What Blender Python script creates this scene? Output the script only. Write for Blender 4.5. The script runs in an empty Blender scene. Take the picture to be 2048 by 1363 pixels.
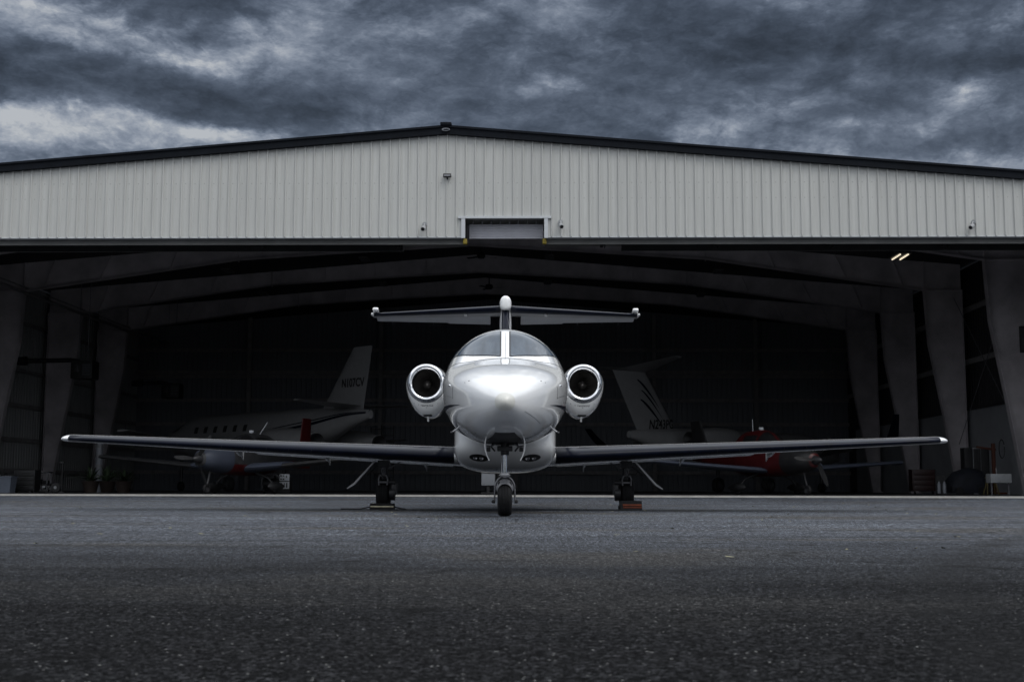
import bpy, bmesh, math, random
from mathutils import Vector, Matrix
random.seed(7)
SC = bpy.context.scene
COL = SC.collection
rad = math.radians
# ------------------------------------------------------------------ camera
F = 2550.0                      # focal length in photo pixels (2048 wide)
PITCH = math.atan(290.5 / F)
CH = 0.385
cam_d = bpy.data.cameras.new('camera'); cam = bpy.data.objects.new('camera', cam_d); COL.objects.link(cam)
cam_d.sensor_width = 36; cam_d.lens = F / 2048 * 36
cam_d.clip_start = 0.05; cam_d.clip_end = 2000
cam.location = (0, 0, CH)
cam.rotation_euler = (Matrix.Rotation(math.pi/2 + PITCH, 4, 'X') @ Matrix.Rotation(rad(0.13), 4, 'Z')).to_euler()
cam_d.dof.use_dof = True; cam_d.dof.focus_distance = 17.5; cam_d.dof.aperture_fstop = 8.0
SC.camera = cam
SC.view_settings.view_transform = 'Standard'; SC.view_settings.look = 'None'
SC.view_settings.exposure = 0.42; SC.view_settings.gamma = 1.0
SC.render.engine = 'CYCLES'
try:
    SC.cycles.use_denoising = True; SC.cycles.denoising_prefilter = 'ACCURATE'
    SC.cycles.max_bounces = 8; SC.cycles.diffuse_bounces = 4; SC.cycles.glossy_bounces = 4
    SC.cycles.transmission_bounces = 6; SC.cycles.sample_clamp_indirect = 6
except Exception: pass

# ------------------------------------------------------------------ node helpers
class NT:
    def __init__(s, tree): s.t = tree; s.n = tree.nodes; s.l = tree.links
    def new(s, typ, **kw):
        nd = s.n.new(typ)
        for k, v in kw.items(): setattr(nd, k, v)
        return nd
    def put(s, sock, v):
        if isinstance(v, bpy.types.NodeSocket): s.l.new(v, sock)
        elif isinstance(v, (tuple, list)) and len(v) == 3 and sock.type == 'RGBA': sock.default_value = (*v, 1)
        else: sock.default_value = v
    def m(s, op, a, b=None, c=None, clamp=False):
        nd = s.new('ShaderNodeMath', operation=op); nd.use_clamp = clamp
        s.put(nd.inputs[0], a)
        if b is not None: s.put(nd.inputs[1], b)
        if c is not None: s.put(nd.inputs[2], c)
        return nd.outputs[0]
    def mix(s, f, a, b, mode='MIX'):
        nd = s.new('ShaderNodeMix', data_type='RGBA', blend_type=mode)
        s.put(nd.inputs[0], f); s.put(nd.inputs[6], a); s.put(nd.inputs[7], b)
        return nd.outputs[2]
    def noise(s, vec, scale, detail=4, rough=.5, dist=0.0):
        nd = s.new('ShaderNodeTexNoise'); s.put(nd.inputs['Scale'], scale); s.put(nd.inputs['Detail'], detail)
        s.put(nd.inputs['Roughness'], rough); s.put(nd.inputs['Distortion'], dist)
        if vec is not None: s.l.new(vec, nd.inputs['Vector'])
        return nd.outputs['Fac'], nd.outputs['Color']
    def rng(s, v, a, b, c, d, clamp=True, smooth=False):
        nd = s.new('ShaderNodeMapRange'); nd.clamp = clamp
        if smooth: nd.interpolation_type = 'SMOOTHSTEP'
        for i, x in enumerate((v, a, b, c, d)): s.put(nd.inputs[i], x)
        return nd.outputs[0]
    def mapping(s, vec, scale=(1,1,1), loc=(0,0,0), rot=(0,0,0)):
        nd = s.new('ShaderNodeMapping'); s.l.new(vec, nd.inputs[0])
        nd.inputs['Scale'].default_value = scale; nd.inputs['Location'].default_value = loc; nd.inputs['Rotation'].default_value = rot
        return nd.outputs[0]
    def bump(s, h, strength=.3, dist=.01):
        nd = s.new('ShaderNodeBump'); s.put(nd.inputs['Strength'], strength); s.put(nd.inputs['Distance'], dist); s.l.new(h, nd.inputs['Height'])
        return nd.outputs[0]

# ------------------------------------------------------------------ world: storm clouds over a physical sky
SUN_EL, SUN_AZ = 56.0, 140.0      # degrees; azimuth clockwise from +Y (the sun stands behind the camera, to the right)
W = bpy.data.worlds.new('World'); SC.world = W; W.use_nodes = True
def build_world():
    k = NT(W.node_tree); k.n.clear()
    tc = k.new('ShaderNodeTexCoord'); d = tc.outputs['Generated']
    sep = k.new('ShaderNodeSeparateXYZ'); k.l.new(d, sep.inputs[0]); x, y, z = sep.outputs
    u = k.m('ARCTAN2', x, y); v = k.m('ARCSINE', z)
    zz = k.m('ADD', k.m('MAXIMUM', z, 0.0), .16)
    cb = k.new('ShaderNodeCombineXYZ'); k.l.new(k.m('DIVIDE', x, zz), cb.inputs[0]); k.l.new(k.m('DIVIDE', y, zz), cb.inputs[1])
    P = cb.outputs[0]
    wA, wc = k.noise(P, 2.4, 9, .62)
    s2 = k.new('ShaderNodeSeparateColor'); k.l.new(wc, s2.inputs[0])
    uu = k.m('ADD', u, k.m('MULTIPLY', k.m('SUBTRACT', s2.outputs[0], .5), .06))
    vv = k.m('ADD', v, k.m('MULTIPLY', k.m('SUBTRACT', s2.outputs[1], .5), .03))
    q_ = k.new('ShaderNodeCombineXYZ'); k.l.new(k.m('MULTIPLY', u, k.m('COSINE', v)), q_.inputs[0]); k.l.new(k.m('MULTIPLY', v, 1.9), q_.inputs[1]); k.l.new(k.m('MULTIPLY', y, .6), q_.inputs[2])
    Q = q_.outputs[0]
    f1, _ = k.noise(Q, 5.2, 9, .56, .15)
    # relief of the cloud bases: light falls on their upper flanks
    def relief(scale, det_, rough_, dz, warp):
        a_, _ = k.noise(Q, scale, det_, rough_, warp)
        b_, _ = k.noise(k.mapping(Q, (1, 1, 1), (-dz*.35, dz, 0)), scale, det_, rough_, warp)
        return k.m('SUBTRACT', a_, b_)
    rel = k.m('ADD', k.m('MULTIPLY', relief(6.0, 5, .52, .034, .1), 3.4), k.m('MULTIPLY', relief(15.0, 3, .5, .013, .1), 1.2))
    wA, wc2 = k.noise(Q, 6.5, 7, .6)
    s3 = k.new('ShaderNodeSeparateColor'); k.l.new(wc2, s3.inputs[0])
    uu = k.m('ADD', uu, k.m('MULTIPLY', k.m('SUBTRACT', s3.outputs[0], .5), .10)); vv = k.m('ADD', vv, k.m('MULTIPLY', k.m('SUBTRACT', s3.outputs[1], .5), .06))
    f2, _ = k.noise(k.mapping(Q, (1, 1, 1), (3.1, 7.7, 0)), 17.0, 6, .55, .1)
    # broad cloud masses: (photo x, photo y, radius x, radius y, amount)
    blobs = [(40,40,150,60,.09),(250,60,160,40,.05),(560,70,120,40,.08),(620,130,150,30,.06),(1080,30,110,50,.10),(1110,175,80,22,.10),
             (1290,70,60,40,.06),(1650,40,120,50,.05),(1900,160,60,30,.09),(1990,60,80,30,.07),(60,250,240,45,.14),(450,268,170,22,.15),(170,292,300,26,.08),(2010,322,110,22,.13),(300,110,240,22,.07),
             (1420,235,140,45,.07),(1780,330,160,30,.05),(780,60,120,30,.05),(1700,130,60,30,.05),
             (330,190,380,32,-.11),(60,150,160,25,-.06),(640,215,220,26,-.07),(950,120,120,70,-.05),(880,190,120,40,-.06),(1290,165,140,45,-.10),(1560,90,220,34,-.11),
             (1880,100,200,26,-.06),(1840,270,260,26,-.11),(1180,240,120,24,-.05),(1500,50,130,40,-.04),(420,90,90,18,-.05),(1740,200,90,24,-.07)]
    def pxdir(px, py):
        dy = (681.5-py)/F; Yc = math.cos(PITCH)-dy*math.sin(PITCH); Zc = math.sin(PITCH)+dy*math.cos(PITCH); dx = (px-1024)/F
        return math.atan2(dx, Yc), math.atan2(Zc, math.hypot(dx, Yc))
    acc = None
    for (px, py, rx, ry, am) in blobs:
        uc, vc = pxdir(px, py)
        a = k.m('MULTIPLY', k.m('SUBTRACT', uu, uc), F/rx*.97); b = k.m('MULTIPLY', k.m('SUBTRACT', vv, vc), F/ry*.97)
        e = k.m('EXPONENT', k.m('MULTIPLY', k.m('ADD', k.m('MULTIPLY', a, a), k.m('MULTIPLY', b, b)), -1.0))
        acc = k.m('MULTIPLY_ADD', e, am*1.25, acc if acc is not None else 0.0)
    det = k.m('MULTIPLY', k.m('SUBTRACT', f1, .5), .42)
    det2 = k.m('MULTIPLY', k.m('SUBTRACT', f2, .5), .14)
    def billow(loc):
        vo = k.new('ShaderNodeTexVoronoi'); vo.feature = 'F1'; vo.inputs['Scale'].default_value = 8.0; vo.inputs['Detail'].default_value = 4; vo.inputs['Roughness'].default_value = .6; vo.inputs['Lacunarity'].default_value = 2.3
        wn_, wcol = k.noise(k.mapping(Q, (1, 1, 1), loc), 11, 5, .6)
        sc_ = k.new('ShaderNodeVectorMath', operation='SCALE'); k.l.new(wcol, sc_.inputs[0]); sc_.inputs['Scale'].default_value = .16
        ad_ = k.new('ShaderNodeVectorMath', operation='ADD'); k.l.new(k.mapping(Q, (1, 1, 1), loc), ad_.inputs[0]); k.l.new(sc_.outputs[0], ad_.inputs[1])
        k.l.new(ad_.outputs[0], vo.inputs['Vector']); return k.m('SUBTRACT', 1.0, vo.outputs['Distance'])
    b0 = billow((0, 0, 0)); b1 = billow((-.006, .018, 0))
    brel = k.m('SUBTRACT', b0, b1)
    f1c = k.m('SUBTRACT', f1, .5); f2c = k.m('SUBTRACT', f2, .5); bc = k.m('SUBTRACT', b0, .45)
    S_ = k.m('ADD', k.m('ADD', acc, k.m('MULTIPLY', f1c, .42)), k.m('ADD', k.m('MULTIPLY', bc, .09), k.m('MULTIPLY', f2c, .06)))
    mask = k.rng(S_, -.09, .12, 0, 1, smooth=True)
    relt = k.m('ADD', rel, k.m('MULTIPLY', brel, .9))
    dk = k.m('MULTIPLY', k.m('EXPONENT', k.m('ADD', k.m('MULTIPLY_ADD', acc, 3.2, k.m('MULTIPLY', f1c, 2.4)), k.m('ADD', k.m('MULTIPLY', relt, .65), k.m('MULTIPLY', bc, .4)))), .112)
    br = k.m('MULTIPLY', k.m('EXPONENT', k.m('ADD', k.m('MULTIPLY', acc, 2.1), k.m('ADD', k.m('MULTIPLY', relt, .85), k.m('MULTIPLY', f2c, 1.8)))), .185)
    L = k.m('MINIMUM', k.m('ADD', k.m('MULTIPLY', dk, k.m('SUBTRACT', 1.0, mask)), k.m('MULTIPLY', br, mask)), .37)
    # the cloud deck thins and brightens overhead and behind the camera
    front = k.rng(k.m('MULTIPLY_ADD', k.m('SUBTRACT', wA, .5), .9, y), -.36, -.24, 0.0, 1.0, smooth=True)
    over = k.m('MULTIPLY', k.rng(v, .40, .60, 0.0, 1.0, smooth=True), front)
    back = k.rng(y, .15, -.7, 0.0, 1.0, smooth=True)
    backlow = k.m('MULTIPLY', back, k.rng(v, .06, .46, .34, 1.0, smooth=True))
    L = k.m('ADD', k.m('MULTIPLY', L, k.m('SUBTRACT', 1.0, k.m('MULTIPLY', over, .75))), k.m('MULTIPLY', over, .75*.135))
    gain = k.m('ADD', 1.0, k.m('ADD', k.m('MULTIPLY', over, 7.3), k.m('MULTIPLY', backlow, 7.3)))
    L = k.m('MULTIPLY', L, gain)
    tint = k.mix(k.rng(L, .05, .36, 0, 1), (.72, .93, 1.33), (.95, 1.0, 1.07))
    col = k.new('ShaderNodeVectorMath', operation='SCALE'); k.l.new(tint, col.inputs[0]); k.l.new(L, col.inputs['Scale'])
    bg = k.new('ShaderNodeBackground'); k.l.new(col.outputs[0], bg.inputs[0]); bg.inputs[1].default_value = 1.0
    sky = k.new('ShaderNodeTexSky'); sky.sky_type = 'NISHITA'; sky.sun_disc = False
    sky.sun_elevation = rad(SUN_EL); sky.sun_rotation = rad(SUN_AZ); sky.air_density = 1.5; sky.dust_density = 3
    bg2 = k.new('ShaderNodeBackground'); k.l.new(sky.outputs[0], bg2.inputs[0]); bg2.inputs[1].default_value = .05
    mx = k.new('ShaderNodeMixShader'); mx.inputs[0].default_value = .04
    k.l.new(bg.outputs[0], mx.inputs[1]); k.l.new(bg2.outputs[0], mx.inputs[2])
    out = k.new('ShaderNodeOutputWorld'); k.l.new(mx.outputs[0], out.inputs[0])
build_world()
W.cycles.sampling_method = 'MANUAL'; W.cycles.sample_map_resolution = 512
sl = bpy.data.lights.new('sun', 'SUN'); sl.energy = 0.9; sl.angle = rad(28); sl.color = (1, .97, .93)
so = bpy.data.objects.new('sun', sl); COL.objects.link(so)
sd = Vector((math.sin(rad(SUN_AZ))*math.cos(rad(SUN_EL)), math.cos(rad(SUN_AZ))*math.cos(rad(SUN_EL)), math.sin(rad(SUN_EL))))
so.rotation_euler = sd.to_track_quat('Z', 'Y').to_euler(); so.location = (0, -20, 40)

# ------------------------------------------------------------------ materials
MATS = {}
def mat(name, col=(.5,.5,.5), rough=.5, metal=0.0, coat=0.0, spec=.5, var=.08, vscale=3.0, bump=0.0, bscale=40, emit=None, coat_rough=.03, rvar=.0, ior=None):
    if name in MATS: return MATS[name]
    m = bpy.data.materials.new(name); m.use_nodes = True; k = NT(m.node_tree)
    b = k.n['Principled BSDF']
    tc = k.new('ShaderNodeTexCoord').outputs['Object']
    f, _ = k.noise(tc, vscale, 5, .6)
    c2 = tuple(max(0, c*(1-var*2)) for c in col); c1 = tuple(min(1, c*(1+var)) for c in col)
    k.l.new(k.mix(k.rng(f, .3, .7, 0, 1), c2, c1), b.inputs['Base Color'])
    b.inputs['Metallic'].default_value = metal
    if rvar: k.l.new(k.rng(f, .3, .7, rough-rvar, rough+rvar), b.inputs['Roughness'])
    else: b.inputs['Roughness'].default_value = rough
    b.inputs['Coat Weight'].default_value = coat; b.inputs['Coat Roughness'].default_value = coat_rough
    b.inputs['Specular IOR Level'].default_value = spec
    if ior: b.inputs['IOR'].default_value = ior
    if bump:
        g, _ = k.noise(tc, bscale, 4, .6)
        k.l.new(k.bump(g, bump, .01), b.inputs['Normal'])
    if emit:
        b.inputs['Emission Color'].default_value = (*emit[:3], 1); b.inputs['Emission Strength'].default_value = emit[3]
    MATS[name] = m; return m

M_WHITE = mat('gloss_white_paint', (.78,.785,.785), .09, coat=1.0, var=.012, coat_rough=.012, vscale=1.2)
M_BEIGE = mat('radome_paint', (.66,.655,.61), .35, coat=.3, var=.04, coat_rough=.2)
M_NAVY = mat('navy_paint', (.004,.006,.015), .28, spec=.16, coat=.0, var=.2, coat_rough=.08)
M_BLACK = mat('satin_black', (.010,.010,.011), .45, var=.2)
M_RUBBER = mat('tyre_rubber', (.009,.009,.010), .7, spec=.3, var=.25, vscale=14, bump=.15, bscale=60)
M_SEAL = mat('black_seal', (.008,.008,.009), .5)
M_CHROME = mat('polished_metal', (.82,.83,.85), .055, metal=1.0, var=.03)
M_STEEL = mat('brushed_steel', (.35,.35,.36), .33, metal=.9, var=.15, vscale=12)
M_GEAR = mat('gear_grey_paint', (.15,.15,.16), .38, var=.15, vscale=9)
M_DARKGEAR = mat('dark_gear_casting', (.024,.024,.027), .45, var=.3, vscale=9)
M_FAN = mat('fan_metal', (.30,.28,.26), .38, metal=.7, var=.2)
M_DUCT = mat('duct_dark', (.035,.035,.037), .5, var=.2)
M_LENS = mat('lamp_lens', (.18,.18,.19), .12, metal=.6, var=.3, vscale=30)
M_UNDER = mat('underside_grey_paint', (.46,.46,.47), .32, coat=.5, var=.05, vscale=1.5)
M_YEL = mat('yellow_rubber', (.33,.25,.03), .6, var=.2, vscale=8)
M_ORANGE = mat('orange_paint', (.27,.06,.02), .5, var=.2, vscale=8)
M_CREAM = mat('cream_stripe', (.55,.5,.36), .6, var=.3, vscale=14)
M_FASCIA = mat('dark_roof_trim', (.006,.008,.012), .65, spec=.12, var=.15, vscale=2)
M_FRAME = mat('primer_steel', (.50,.465,.485), .6, var=.18, vscale=.8)
M_GIRT = mat('girt_steel', (.26,.25,.25), .55, var=.15)
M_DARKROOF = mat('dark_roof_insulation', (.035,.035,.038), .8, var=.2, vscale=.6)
M_WAINS = mat('white_liner_panel', (.30,.31,.33), .5, var=.1, vscale=.9)
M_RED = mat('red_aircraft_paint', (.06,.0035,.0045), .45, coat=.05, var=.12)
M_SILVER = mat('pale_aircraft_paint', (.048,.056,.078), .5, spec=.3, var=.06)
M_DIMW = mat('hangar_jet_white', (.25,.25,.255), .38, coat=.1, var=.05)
M_BLUE = mat('dark_blue_cover', (.005,.007,.014), .8, var=.3, vscale=4, bump=.5, bscale=6)
M_MACH = mat('machine_black', (.013,.013,.014), .55, var=.3)
M_LEAF = mat('dark_green_leaf', (.03,.05,.022), .6, var=.4, vscale=9)
M_POT = mat('terracotta_pot', (.028,.018,.014), .8, var=.2)
M_ROLL = mat('roll_door_grey', (.50,.50,.55), .45, var=.06, vscale=2)
M_TRIM = mat('white_trim', (.55,.57,.59), .45, var=.03)
M_LIT = mat('lit_tube', (.9,.85,.7), .4, emit=(1, .88, .66, .7))
M_HOUS = mat('lamp_housing_grey', (.10,.10,.10), .6)
M_CAMW = mat('camera_grey_shell', (.33,.34,.35), .4)
M_EMBL = mat('emblem_grey', (.16,.17,.19), .4)

def glass_mat():
    m = bpy.data.materials.new('tinted_windshield'); m.use_nodes = True; k = NT(m.node_tree); b = k.n['Principled BSDF']
    tc = k.new('ShaderNodeTexCoord').outputs['Object']
    f, _ = k.noise(k.mapping(tc, (9, 1.2, 1.5)), 1.0, 3, .5)
    k.l.new(k.mix(k.rng(f, .35, .65, 0, 1), (.008,.018,.034), (.034,.052,.076)), b.inputs['Base Color'])
    b.inputs['Roughness'].default_value = .02; b.inputs['IOR'].default_value = 1.42
    b.inputs['Specular Tint'].default_value = (.8,.92,1,1)
    return m
M_GLASS = glass_mat()

def asphalt():
    m = bpy.data.materials.new('worn_asphalt'); m.use_nodes = True; k = NT(m.node_tree); b = k.n['Principled BSDF']
    tc = k.new('ShaderNodeTexCoord').outputs['Object']
    vo = k.new('ShaderNodeTexVoronoi'); vo.inputs['Scale'].default_value = 120; k.l.new(tc, vo.inputs['Vector'])
    sc = k.new('ShaderNodeSeparateColor'); k.l.new(vo.outputs['Color'], sc.inputs[0])
    vo2 = k.new('ShaderNodeTexVoronoi'); vo2.inputs['Scale'].default_value = 115; k.l.new(tc, vo2.inputs['Vector'])
    sc2 = k.new('ShaderNodeSeparateColor'); k.l.new(vo2.outputs['Color'], sc2.inputs[0])
    big, _ = k.noise(k.mapping(tc, (.35, .8, 1)), .55, 6, .62)
    mid, _ = k.noise(tc, 2.3, 6, .65)
    gr, _ = k.noise(tc, 30, 5, .75)
    streak, _ = k.noise(k.mapping(tc, (.10, 1.6, 1), rot=(0,0,.05)), 1.4, 5, .6)
    base = k.mix(k.rng(big, .35, .65, 0, 1), (.026,.029,.036), (.048,.053,.062))
    base = k.mix(k.m('MULTIPLY', k.rng(streak, .54, .64, 0, 1), .6), base, (.011,.011,.012))
    # old brownish patches nearer the camera
    patch, _ = k.noise(k.mapping(tc, (.22, .55, 1), (5, 2.3, 0)), 1.1, 5, .6)
    base = k.mix(k.m('MULTIPLY', k.rng(patch, .52, .62, 0, 1), .6), base, (.028,.024,.018))
    sy = k.new('ShaderNodeSeparateXYZ'); k.l.new(tc, sy.inputs[0])      # older, darker surfacing near the camera, with vignette darkening painted into its colour
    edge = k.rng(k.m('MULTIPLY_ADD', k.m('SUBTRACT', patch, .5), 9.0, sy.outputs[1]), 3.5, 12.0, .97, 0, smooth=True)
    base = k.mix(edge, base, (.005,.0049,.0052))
    # stones of varying shade; a few pale ones
    stone = k.m('MULTIPLY', k.m('MULTIPLY_ADD', k.m('POWER', sc.outputs[0], 3.2), 4.6, .12), k.rng(gr, .3, .7, .45, 1.6))
    g2, _ = k.noise(k.mapping(tc, (1, .07, 1)), 60, 1, .7)
    g3, _ = k.noise(k.mapping(tc, (1, .06, 1), (7, 3, 0)), 27, 2, .7)
    g4, _ = k.noise(tc, 26, 3, .7)
    sy0 = k.new('ShaderNodeSeparateXYZ'); k.l.new(tc, sy0.inputs[0])
    farf = k.rng(sy0.outputs[1], 5.5, 12, 0, 1)
    gfar = k.m('MULTIPLY', k.rng(g2, .3, .7, .05, 2.3), k.rng(g3, .3, .7, .4, 1.7))
    gnear = k.rng(g4, .35, .65, .2, 2.0)
    stone = k.m('MULTIPLY', stone, k.m('ADD', k.m('MULTIPLY', gfar, farf), k.m('MULTIPLY', gnear, k.m('SUBTRACT', 1.0, farf))))
    cs = k.new('ShaderNodeVectorMath', operation='SCALE'); k.l.new(base, cs.inputs[0]); k.l.new(stone, cs.inputs['Scale'])
    pale = k.rng(sc.outputs[1], .94, .985, 0, .30)
    c = k.mix(pale, cs.outputs[0], (.11,.115,.12))
    pale2 = k.m('MULTIPLY', k.rng(sc2.outputs[1], .988, .995, 0, .8), k.rng(vo2.outputs['Distance'], .35, .5, 1, 0))
    c = k.mix(pale2, c, (.36,.36,.35))
    # cracks / tyre marks
    cr = k.new('ShaderNodeTexVoronoi'); cr.feature = 'DISTANCE_TO_EDGE'; cr.inputs['Scale'].default_value = .42
    wn, wc = k.noise(tc, 1.2, 5, .6)
    add = k.new('ShaderNodeVectorMath', operation='ADD'); k.l.new(tc, add.inputs[0])
    scl = k.new('ShaderNodeVectorMath', operation='SCALE'); k.l.new(wc, scl.inputs[0]); scl.inputs['Scale'].default_value = .9
    k.l.new(scl.outputs[0], add.inputs[1]); k.l.new(add.outputs[0], cr.inputs['Vector'])
    crk = k.m('MULTIPLY', k.rng(cr.outputs['Distance'], .004, .02, 1, 0), k.rng(mid, .48, .58, 0, .9))
    c = k.mix(crk, c, (.003,.003,.003))
    sj = k.new('ShaderNodeSeparateXYZ'); k.l.new(tc, sj.inputs[0]); jn, _ = k.noise(tc, .35, 5, .6)
    for (y0, w, am) in ((24.3, .030, .85), (18.9, .012, .5), (13.2, .010, .45), (6.3, .006, .5)):
        dd = k.m('ABSOLUTE', k.m('ADD', k.m('SUBTRACT', sj.outputs[1], y0), k.m('MULTIPLY_ADD', jn, 1.6, -.8)))
        c = k.mix(k.m('MULTIPLY', k.m('MULTIPLY', k.rng(dd, w*.6, w*1.4, 1, 0), k.rng(mid, .40, .55, .2, 1)), am), c, (.003,.003,.003))
    for (x0, y0, r0, w, am) in ((26, -3, 23.5, .16, .55), (26, -3, 25.6, .16, .5), (-6, 47, 34.5, .13, .35), (-6, 47, 36.6, .13, .35), (60, 60, 63, .15, .4)):
        rr = k.m('SQRT', k.m('ADD', k.m('POWER', k.m('SUBTRACT', sj.outputs[0], x0), 2.0), k.m('POWER', k.m('SUBTRACT', sj.outputs[1], y0), 2.0)))
        dd = k.m('ABSOLUTE', k.m('SUBTRACT', rr, r0))
        c = k.mix(k.m('MULTIPLY', k.m('MULTIPLY', k.rng(dd, w*.5, w*1.3, 1, 0), k.rng(mid, .35, .6, .25, 1)), am), c, (.010,.010,.0105))
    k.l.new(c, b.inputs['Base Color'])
    k.l.new(k.rng(gr, .3, .7, .50, .78), b.inputs['Roughness'])
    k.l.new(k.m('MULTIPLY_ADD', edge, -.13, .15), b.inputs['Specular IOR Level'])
    h = k.m('ADD', k.m('MULTIPLY', vo.outputs['Distance'], -1.0), k.m('MULTIPLY', mid, .5))
    k.l.new(k.bump(h, .75, .006), b.inputs['Normal'])
    return m
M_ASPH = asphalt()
M_CONC = mat('pale_concrete', (.42,.41,.38), .75, var=.12, vscale=2.5, bump=.2, bscale=30)
M_FLOOR = mat('hangar_floor_paint', (.045,.045,.048), .45, var=.15, vscale=.5)
M_WOODS = mat('wooded_slope', (.025,.032,.020), .9, var=.4, vscale=.3)
M_LITTER = mat('fallen_leaf', (.20,.19,.12), .8, var=.3, vscale=1)

def sheet_mat(name, col, pitch, dots=True, streak=.06):
    m = bpy.data.materials.new(name); m.use_nodes = True; k = NT(m.node_tree); b = k.n['Principled BSDF']
    tc = k.new('ShaderNodeTexCoord').outputs['Object']
    f, _ = k.noise(k.mapping(tc, (9, 9, .35)), 1.0, 6, .65)
    g, _ = k.noise(tc, .5, 4, .6)
    h, _ = k.noise(k.mapping(tc, (38, 38, .12)), 1.0, 3, .5)
    c1 = tuple(c*(1-streak*2.2) for c in col)
    c = k.mix(k.rng(f, .35, .65, 0, 1), c1, col)
    c = k.mix(k.m('MULTIPLY', k.rng(g, .4, .65, 0, 1), .25), c, tuple(x*.9 for x in col))
    c = k.mix(k.m('MULTIPLY', k.rng(h, .56, .7, 0, 1), .18), c, tuple(x*.8 for x in col))
    sp_ = k.new('ShaderNodeSeparateXYZ'); k.l.new(tc, sp_.inputs[0])     # each sheet is three ribs wide and weathers a little differently
    wn = k.new('ShaderNodeTexWhiteNoise'); wn.noise_dimensions = '1D'; k.l.new(k.m('FLOOR', k.m('DIVIDE', sp_.outputs[0], pitch*3)), wn.inputs['W'])
    c = k.mix(k.m('MULTIPLY', wn.outputs['Value'], .12), c, tuple(x*.6 for x in col))
    rs, _ = k.noise(k.mapping(tc, (5.5, 1, .22)), 1.6, 5, .7)
    c = k.mix(k.m('MULTIPLY', k.rng(rs, .55, .72, 0, 1), .22), c, (col[0]*.62, col[1]*.58, col[2]*.50))
    if dots:   # screw heads along the horizontal girt lines
        s = k.new('ShaderNodeSeparateXYZ'); k.l.new(tc, s.inputs[0])
        fx = k.m('ABSOLUTE', k.m('SUBTRACT', k.m('FRACT', k.m('DIVIDE', s.outputs[0], pitch)), .5))
        row = None
        for (z0, thr) in ((10.02, .055), (9.52, .045)):
            dz = k.m('ABSOLUTE', k.m('SUBTRACT', s.outputs[2], z0))
            r = k.m('MULTIPLY', k.m('LESS_THAN', dz, .016), k.m('LESS_THAN', fx, thr))
            row = r if row is None else k.m('MAXIMUM', row, r)
        c = k.mix(k.m('MULTIPLY', row, .38), c, (.12,.12,.12))
    k.l.new(c, b.inputs['Base Color']); b.inputs['Roughness'].default_value = .42; b.inputs['Specular IOR Level'].default_value = .35
    return m
RIB = .3048
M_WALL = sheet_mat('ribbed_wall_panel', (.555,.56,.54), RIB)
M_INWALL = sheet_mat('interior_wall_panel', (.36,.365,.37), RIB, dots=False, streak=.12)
M_BACKWALL = sheet_mat('back_wall_panel', (.20,.21,.235), RIB, dots=False, streak=.1)

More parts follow.
